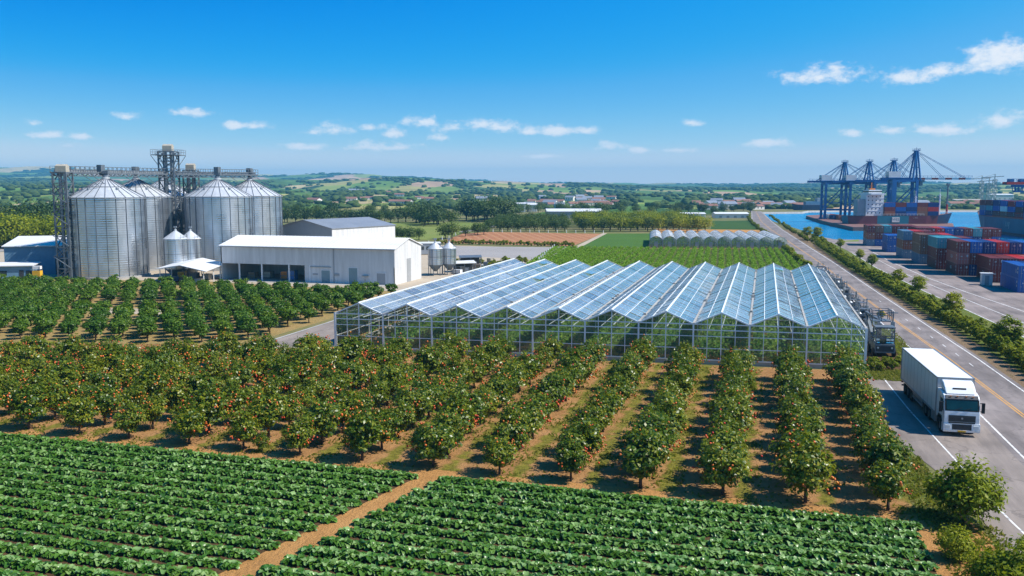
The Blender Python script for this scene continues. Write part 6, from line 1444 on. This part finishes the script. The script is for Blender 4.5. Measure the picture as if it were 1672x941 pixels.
def rack_proto():
    S = MB(); S.box(-.75,.75,-.55,.55,.15,.3)
    for x in (-.75,.75):
        for y in (-.55,.55): S.bar((x,y,0),(x,y,2.2),.11)
    S.bar((-.75,-.55,2.2),(.75,-.55,2.2),.1); S.bar((-.75,.55,2.2),(.75,.55,2.2),.1); S.bar((.75,-.55,2.2),(.75,.55,2.2),.1); S.bar((-.75,-.55,.2),(-.75,.55,2.2),.07)
    T = MB(); T.cyl((-.3,0,.3),(-.3,0,1.75),.36,n=14); T.cyl((-.3,0,1.75),(-.3,0,1.95),.36,.12,14)
    Bx = MB(); Bx.box(.2,.7,-.45,.4,.3,1.25); Bx.box(.15,.72,-.47,.2,1.35,1.8)
    Pp = MB(); Pp.cyl((-.3,0,1.9),(-.3,0,2.9),.06,n=8); Pp.cyl((-.3,0,2.85),(.5,.1,2.85),.05,n=8); Pp.cyl((.5,.1,1.7),(.5,.1,3.1),.06,n=8); Pp.cyl((.6,-.4,1.2),(.6,-.4,2.6),.05,n=8)
    return S.mesh('frame', M['steel_dark']), T.mesh('tank', M['steel']), Bx.mesh('pump_box', M['dark']), Pp.mesh('pipe', M['steel'])
RK = rack_proto(); rr = random.Random(6)
for i in range(17):
    y = 107.5+i*4.6; x = float(np.interp(y, [100,128,188], [12.3,12.2,11.0]))+rr.uniform(-.3,.3); s = rr.uniform(.9,1.2)
    t = thing('pump_rack', 'steel pump rack with tank and pipes, %s behind the boom lift along the greenhouse' % ordw(i+1), 'pump rack', (x, y, .02), rr.uniform(-.25,.25)+(math.pi if i % 3 == 1 else 0), 'pump racks along the greenhouse'); t.scale = (s, s, s*rr.uniform(.85,1.15))
    for nm, me in zip(('frame','tank','pump_box','pipe'), RK): link(nm, me, t)
for i, (x, y, h) in enumerate([(14.2,104.5,4.2),(13.6,112,3.4),(13.2,121,3.6),(12.8,131,3.4),(12.2,143,3.6),(12.0,155,3.4)]):
    t = thing('service_post', 'thin grey service post with short crossarm, %s from the boom lift along the road' % ordw(i+1), 'post', (x, y, 0), 0.2*i, 'grey service posts by the road'); b = MB(); b.cyl((0,0,0),(0,0,h),.1,.08,8); b.build('pole', M['steel_dark'], t); b = MB(); b.bar((-.5,0,h-.15),(.5,0,h-.15),.1); b.box(-.2,.2,-.15,.15,h*.6,h*.6+.5); b.build('crossarm', M['steel'], t)
for lb, x, y in (('coil of pale hose lying on the ground by the greenhouse corner post', 11.0, 92.6),):
    b = MB(); 
    for k in range(40):
        a0 = k*.5; a1 = (k+1)*.5; r0 = .45; b.bar((r0*math.cos(a0), r0*math.sin(a0)*1.5, .05+.004*k), (r0*math.cos(a1), r0*math.sin(a1)*1.5, .05+.004*(k+1)), .07)
    o = b.build('hose', M['tarp']); o.location = (x, y, .03); tag(o, lb, 'hose')
# ------------------------------------------------------------------ hedge, shrubs and trees
BU = [tree_proto('hedge_bush', crown_mesh('bush_crown', M['bush_leaf'], 120+i, 0.92, 1.7, 0.0, 44, 30, 0.24, 0.34, 0.12, 0.62, up=.7, nj=.4), trunk_mesh('bush_stem', 50+i, 0.3, 0.05, 0.4, 0.9, 5)) for i in range(4)]
MT = [tree_proto('median_tree', crown_mesh('median_crown', M['bush_leaf'], 140+i, 1.55, 2.7, 1.0, 30, 56, 0.27, 0.55, 0.15, 0.6, up=.9, core=300), trunk_mesh('median_trunk', 60+i, 1.1, 0.1, 0.8, 2.0)) for i in range(3)]
BT = [tree_proto('broadleaf_tree', crown_mesh('broad_crown', M['tree_leaf'], 160+i, 3.3, 6.2, 1.2, 26, 42, 0.8, 1.45, 0.3, 0.65), trunk_mesh('broad_trunk', 70+i, 1.8, 0.24, 1.6, 4.2)) for i in range(4)]
DT = [tree_proto('broadleaf_tree', crown_mesh('dark_crown', M['dark_tree_leaf'], 180+i, 3.4, 7.2, 1.2, 26, 42, 0.85, 1.5, 0.3, 0.65), trunk_mesh('dark_trunk', 80+i, 1.8, 0.24, 1.6, 4.6)) for i in range(4)]
GT = [tree_proto('broadleaf_tree', crown_mesh('light_crown', M['bush_leaf'], 200+i, 3.4, 6.4, 0.9, 28, 44, 0.8, 1.4, 0.3, 0.65), trunk_mesh('light_trunk', 90+i, 1.6, 0.22, 1.6, 4.0)) for i in range(3)]
rename = lambda protos, nm: [(nm, p) for _, p in protos]
HY = [y for _, y in HGP]; HX = [x for x, _ in HGP]
hg = random.Random(7); y = 76.0; k = 0
while y < 330:
    k += 1; x = float(np.interp(y, HY, HX))+hg.uniform(-.15,.15); s = hg.uniform(1.0,1.35)
    plant_tree(BU[hg.randrange(4)], x+.75, y, hg.uniform(0,6), s*.95, 'round clipped bush, %s from the near end of the roadside hedge' % ordw(k), 'bush', 'clipped bushes of the median hedge'); y += 1.8*s if y < 200 else 2.2*s
k = 0; y = 88.0
while y < 320:
    k += 1; x = float(np.interp(y, HY, HX))+2.6+hg.uniform(-.4,.4); plant_tree(BU[hg.randrange(4)], x, y, hg.uniform(0,6), hg.uniform(.8,1.25), 'loose low shrub behind the clipped hedge, %s from the near end' % ordw(k), 'shrub', 'loose shrubs behind the hedge'); y += hg.uniform(3.2,5.5)
for i, (px, py, s) in enumerate([(1638,572,1.08),(1551,523,1.02),(1496,485,.95),(1464,468,.9),(1421,440,.9),(1402,428,.85),(1370,409,.95),(1333,393,1.25),(1316,392,1.25)]):
    x, y = G(px, py); plant_tree(MT[i % 3], x+.3, y, i*1.3, s, 'small round tree in the median strip, %s from the near end' % ordw(i+1), 'tree', 'small trees in the median strip')
BG = [tree_proto('large_bush', crown_mesh('large_bush_crown', M['bush_leaf'], 220+i, 2.0, 3.5, 0.05, 40, 100, 0.27, 0.7, 0.15, 0.6, up=.9, core=900), trunk_mesh('large_bush_stem', 99+i, .5, .1, 1, 1.8)) for i in range(2)]
for (px, py, s, lb) in [(1574,852,.95,'big olive green bush at the roadside corner, tallest of the near bushes'),(1562,915,.45,'darker low bush in front of the big roadside bush, at the field corner'),(1655,985,.75,'wide leafy bush at the bottom right corner of the picture'),(1608,962,.48,'small bush at the bottom edge left of the corner bush'),(1700,925,.5,'leafy bush at the right picture edge by the road')]:
    x, y = G(px, py); plant_tree(BG[int(s*10) % 2], x, y, px*.1, s, lb, 'bush', 'large bushes by the near road')
sh = random.Random(31)
for i, (px, py, s) in enumerate([(1424,603,.75),(1436,606,.6),(1448,600,.7),(1458,604,.6),(1466,598,.65),(1430,594,.45),(1444,591,.4),(1412,608,.5),(1438,520,.7),(1476,590,.5)]):
    x, y = G(px, py); plant_tree(BU[i % 4], x, y, i, s, 'low leafy shrub on the grass by the greenhouse corner, %s from the left' % ordw(1+sorted([1424,1436,1448,1458,1466,1430,1444,1412,1438.5,1476]).index(px if (px,py)!=(1438,520) else 1438.5)), 'shrub', 'low shrubs by the greenhouse corner')
n = 0
for k in range(64):
    y = 152+k*3.1*(1+k*.018); x = at_y(RL, y)-1.8+sh.uniform(-.5,.4); n += 1
    plant_tree(BU[sh.randrange(4)], x, y, sh.uniform(0,6), sh.uniform(.8,1.35), 'roadside shrub left of the main road, %s beyond the greenhouse' % ordw(n), 'shrub', 'shrubs on the field side of the road')
n = 0
for k in range(44):
    y = 300+k*6.0; x = at_y(RR, y)+2.4+sh.uniform(-.5,.8); n += 1
    plant_tree(BU[sh.randrange(4)], x, y, sh.uniform(0,6), sh.uniform(.7,1.2), 'low shrub on the bank between road and harbour, %s from the near end' % ordw(n), 'shrub', 'shrubs on the harbour bank')
for i, (px, py, s) in enumerate([(800,440,.9),(806,438,1.2),(815,436,1.0),(825,434,1.4),(838,433,.9),(848,431,1.2),(790,443,.8),(782,445,.7),(858,430,.9)]):
    x, y = G(px, py); plant_tree(BU[i % 4], x, y, i, s, 'scrubby bush beside the greenhouse back corner, %s from the left' % ordw(1+sorted([800,806,815,825,838,848,790,782,858]).index(px)), 'bush', 'scrub at the greenhouse back corner')
for i, px in enumerate([747,755,763,771,779,786]):
    x, y = P(px, 203); plant_tree(BU[i % 4], x, y, i, .9, 'leafy bush behind the dark yard canopy, %s from the left' % ordw(i+1), 'bush', 'bushes behind the yard canopy')
n = 0
for i in range(40):
    px = 716+i*5.6; y_ = 398+ (i/40)*5+sh.uniform(-.8,.8); x, y = G(px, y_); n += 1; plant_tree(BU[i % 4], x, y, i, sh.uniform(.6,1.1), 'rough bush along the near edge of the red field, %s from the left' % ordw(n), 'bush', 'bushes edging the red field')
tr = random.Random(17)
def grove(lst, protos, adj, where, group, h0):
    lst = sorted(lst)
    for i, (px, f, s) in enumerate(lst):
        x, y = P(px, f); plant_tree(protos[tr.randrange(len(protos))], x, y, tr.uniform(0,6), s, '%s tree %s, %s from the left' % (adj, where, ordw(i+1)), 'tree', group)
grove([(-24+i*10+tr.uniform(-3,3), tr.uniform(255,268), tr.uniform(.85,1.1)) for i in range(13)], GT, 'bright bushy', 'in the front belt left of the silos', 'front tree belt at left', 0)
grove([(-20+i*13+tr.uniform(-3,3), tr.uniform(276,290), tr.uniform(.95,1.2)) for i in range(10)], GT+BT, 'leafy', 'in the second belt left of the silos', 'second tree belt at left', 0)
grove([(-15+i*17+tr.uniform(-4,4), tr.uniform(330,350), tr.uniform(1.1,1.35)) for i in range(8)], DT, 'tall dark', 'behind the belts left of the silos', 'tall dark trees at left', 0)
grove([(118+i*16+tr.uniform(-4,4), tr.uniform(300,340), tr.uniform(1.0,1.4)) for i in range(10)], DT, 'dark', 'glimpsed behind the grain silos', 'trees behind the silos', 0)
grove([(462+i*10.5+tr.uniform(-4,4), tr.uniform(440,470), tr.uniform(.6,1.0)) for i in range(24)], DT+BT, 'dark round', 'in the hedgerow across the meadow', 'hedgerow trees across the meadow', 0)
grove([(676+tr.uniform(0,62), tr.uniform(405,445), tr.uniform(.8,1.1)) for i in range(13)], BT+DT, 'tall', 'in the copse right of the hedgerow', 'copse trees', 0)
grove([(752+tr.uniform(0,90), tr.uniform(455,520), tr.uniform(1.0,1.3)) for i in range(18)], BT+DT, 'tall broad', 'in the wood behind the ploughed field', 'wood behind the ploughed field', 0)
grove([(727,305,.62),(738,307,.66),(760,322,.45),(656,300,.5),(668,296,.55),(684,300,.5),(780,330,.55),(790,334,.5),(775,340,.4),(648,310,.5)], BT, 'single round', 'dotted around the meadow edge', 'single trees around the meadow', 0)
grove([(840+tr.uniform(0,240), tr.uniform(560,700), tr.uniform(.6,.95)) for i in range(24)], BT, 'dark', 'in the belt beyond the factory hall', 'trees beyond the factory hall', 0)
grove([(1080+tr.uniform(0,160), tr.uniform(560,700), tr.uniform(.5,.8)) for i in range(22)], DT, 'dark', 'beyond the low white sheds', 'trees beyond the low white sheds', 0)
grove([(470+tr.uniform(0,390), tr.uniform(560,690), tr.uniform(.6,1.0)) for i in range(16)], BT, 'distant dark', 'beyond the meadow under the hills', 'distant trees under the hills', 0)
grove([(-20+tr.uniform(0,480), tr.uniform(420,690), tr.uniform(.7,1.1)) for i in range(22)], DT+BT, 'distant dark', 'on the plain far left', 'distant trees on the left plain', 0)
# planted grove between ploughed field and factory hall
n = 0; a0 = Vector(G(790, 378)); a1 = Vector(G(1160, 378)); up0 = Vector(G(815, 362))-a0
for r_ in range(7):
    for c in range(24):
        u = (c+.5)/24; 
        if abs(u-.41) < .018: continue
        p = a0.lerp(a1, u)+up0*(r_/6.6)+Vector((tr.uniform(-.7,.7), tr.uniform(-.7,.7))); big = u > .41
        plant_tree(rename(GT+BT if big else BT, 'grove_tree')[tr.randrange(4)], p.x, p.y, tr.uniform(0,6), tr.uniform(.62,.78) if big else tr.uniform(.48,.6), 'grove tree before the factory hall, %s from the left in the %s row back' % (ordw(c+1), ordw(r_+1)), 'tree', 'grove between the ploughed field and the factory')
# white marker posts along field edges
pl = [((905,405),(880,427),9),((790,379),(985,381),14),((700,399),(755,381),6)]
for li, (p, q, c) in enumerate(pl):
    where = ['left edge of the lime crop','far edge of the red field','left edge of the red field'][li]
    me = None
    for i in range(c):
        u = i/(c-1); x, y = G(p[0]+(q[0]-p[0])*u, p[1]+(q[1]-p[1])*u)
        if me is None: b = MB(); b.cyl((0,0,0),(0,0,1.0),.16,.13,8); b.cyl((0,0,1.0),(0,0,1.12),.13,.04,8); me = b.mesh('marker_post', M['white_paint'])
        o = link('marker_post', me); o.location = (x, y, 0); tag(o, 'short white marker post on the %s, %s along it' % (where, ordw(i+1)), 'post', 'white marker posts')
# ------------------------------------------------------------------ villages
def house_meshes(w, d, h, rh):
    wl = MB(); wl.box(-w/2,w/2,-d/2,d/2,0,h); wl.add([(-w/2+.01,-d/2,h),(-w/2+.01,d/2,h),(-w/2+.01,0,rh)], [(0,2,1)]); wl.add([(w/2-.01,-d/2,h),(w/2-.01,d/2,h),(w/2-.01,0,rh)], [(0,1,2)])
    rf = MB(); o = .4
    for s in (-1, 1):
        ye = s*(d/2+o); ze = h-o*(rh-h)/(d/2); rf.add([(-w/2-o,ye,ze),(w/2+o,ye,ze),(w/2+o,0,rh),(-w/2-o,0,rh),(-w/2-o,ye,ze+.2),(w/2+o,ye,ze+.2),(w/2+o,0,rh+.2),(-w/2-o,0,rh+.2)], [(0,3,2,1),(4,5,6,7),(0,1,5,4),(1,2,6,5),(2,3,7,6),(3,0,4,7)])
    wi = MB(); 
    for k in range(3): wi.box(-w*.35+k*w*.28, -w*.35+k*w*.28+1.1, -d/2-.05, -d/2, h*.35, h*.75)
    return wl.mesh('wall', M['render_white']), rf.mesh('roof', M['terracotta'] if w != 12 else M['grey_roof']), wi.mesh('window', M['window'])
HM_ = [house_meshes(9,7,3.2,5.2), house_meshes(12,8,4.8,6.8), house_meshes(16,9,3.6,5.4)]
hv = random.Random(23); allh = [(860+hv.uniform(0,150), hv.uniform(740,1150)) for i in range(34)]+[(1135+hv.uniform(0,105), hv.uniform(700,860)) for i in range(28)]+[(1240+hv.uniform(0,70), hv.uniform(730,790)) for i in range(14)]+[(480+hv.uniform(0,360), hv.uniform(760,1500)) for i in range(14)]+[(20+hv.uniform(0,420), hv.uniform(800,1700)) for i in range(9)]+[(1480+hv.uniform(0,190), hv.uniform(745,900)) for i in range(10)]
allh.sort(key=lambda a: a[1])
wh = lambda px: 'under the left hills' if px < 470 else 'under the central hills' if px < 850 else 'in the red roofed village' if px < 1060 else 'in the village by the road end' if px < 1240 else 'by the harbour head' if px < 1400 else 'on the far shore'
cnt = {}
for px, f in allh:
    d = f*math.cos(PIT); lat = (px-836)/FPX*d; z = hill_h(f, lat)-.2 if f > SHORE else 0; x, y = FL(f, lat); w_ = wh(px); cnt[w_] = cnt.get(w_, 0)+1
    t = thing('house', 'tiny pale house with clay roof %s, %s nearest' % (w_, ordw(cnt[w_])), 'house', (x, y, z), PSI+hv.uniform(-.5,.5), 'houses '+w_); m = HM_[hv.randrange(3)]; s = hv.uniform(.65,1.0); t.scale = (s, s, s)
    for nm, me in zip(('wall','roof','window'), m): link(nm, me, t)
# ------------------------------------------------------------------ air
def haze():
    b = MB(); b.box(-7800, 6500, -400, 7900, -4.4, 190); m, nt, N, L, bs = newmat('haze_air'); N.remove(bs)
    v = N.new('ShaderNodeVolumePrincipled'); v.inputs['Color'].default_value = (0.17,0.62,1.0,1); v.inputs['Density'].default_value = 0.00016; v.inputs['Anisotropy'].default_value = 0.0
    L.new(v.outputs[0], N['Material Output'].inputs['Volume']); o = b.build('haze', m); o['kind'] = 'stuff'; o.visible_shadow = True
haze()
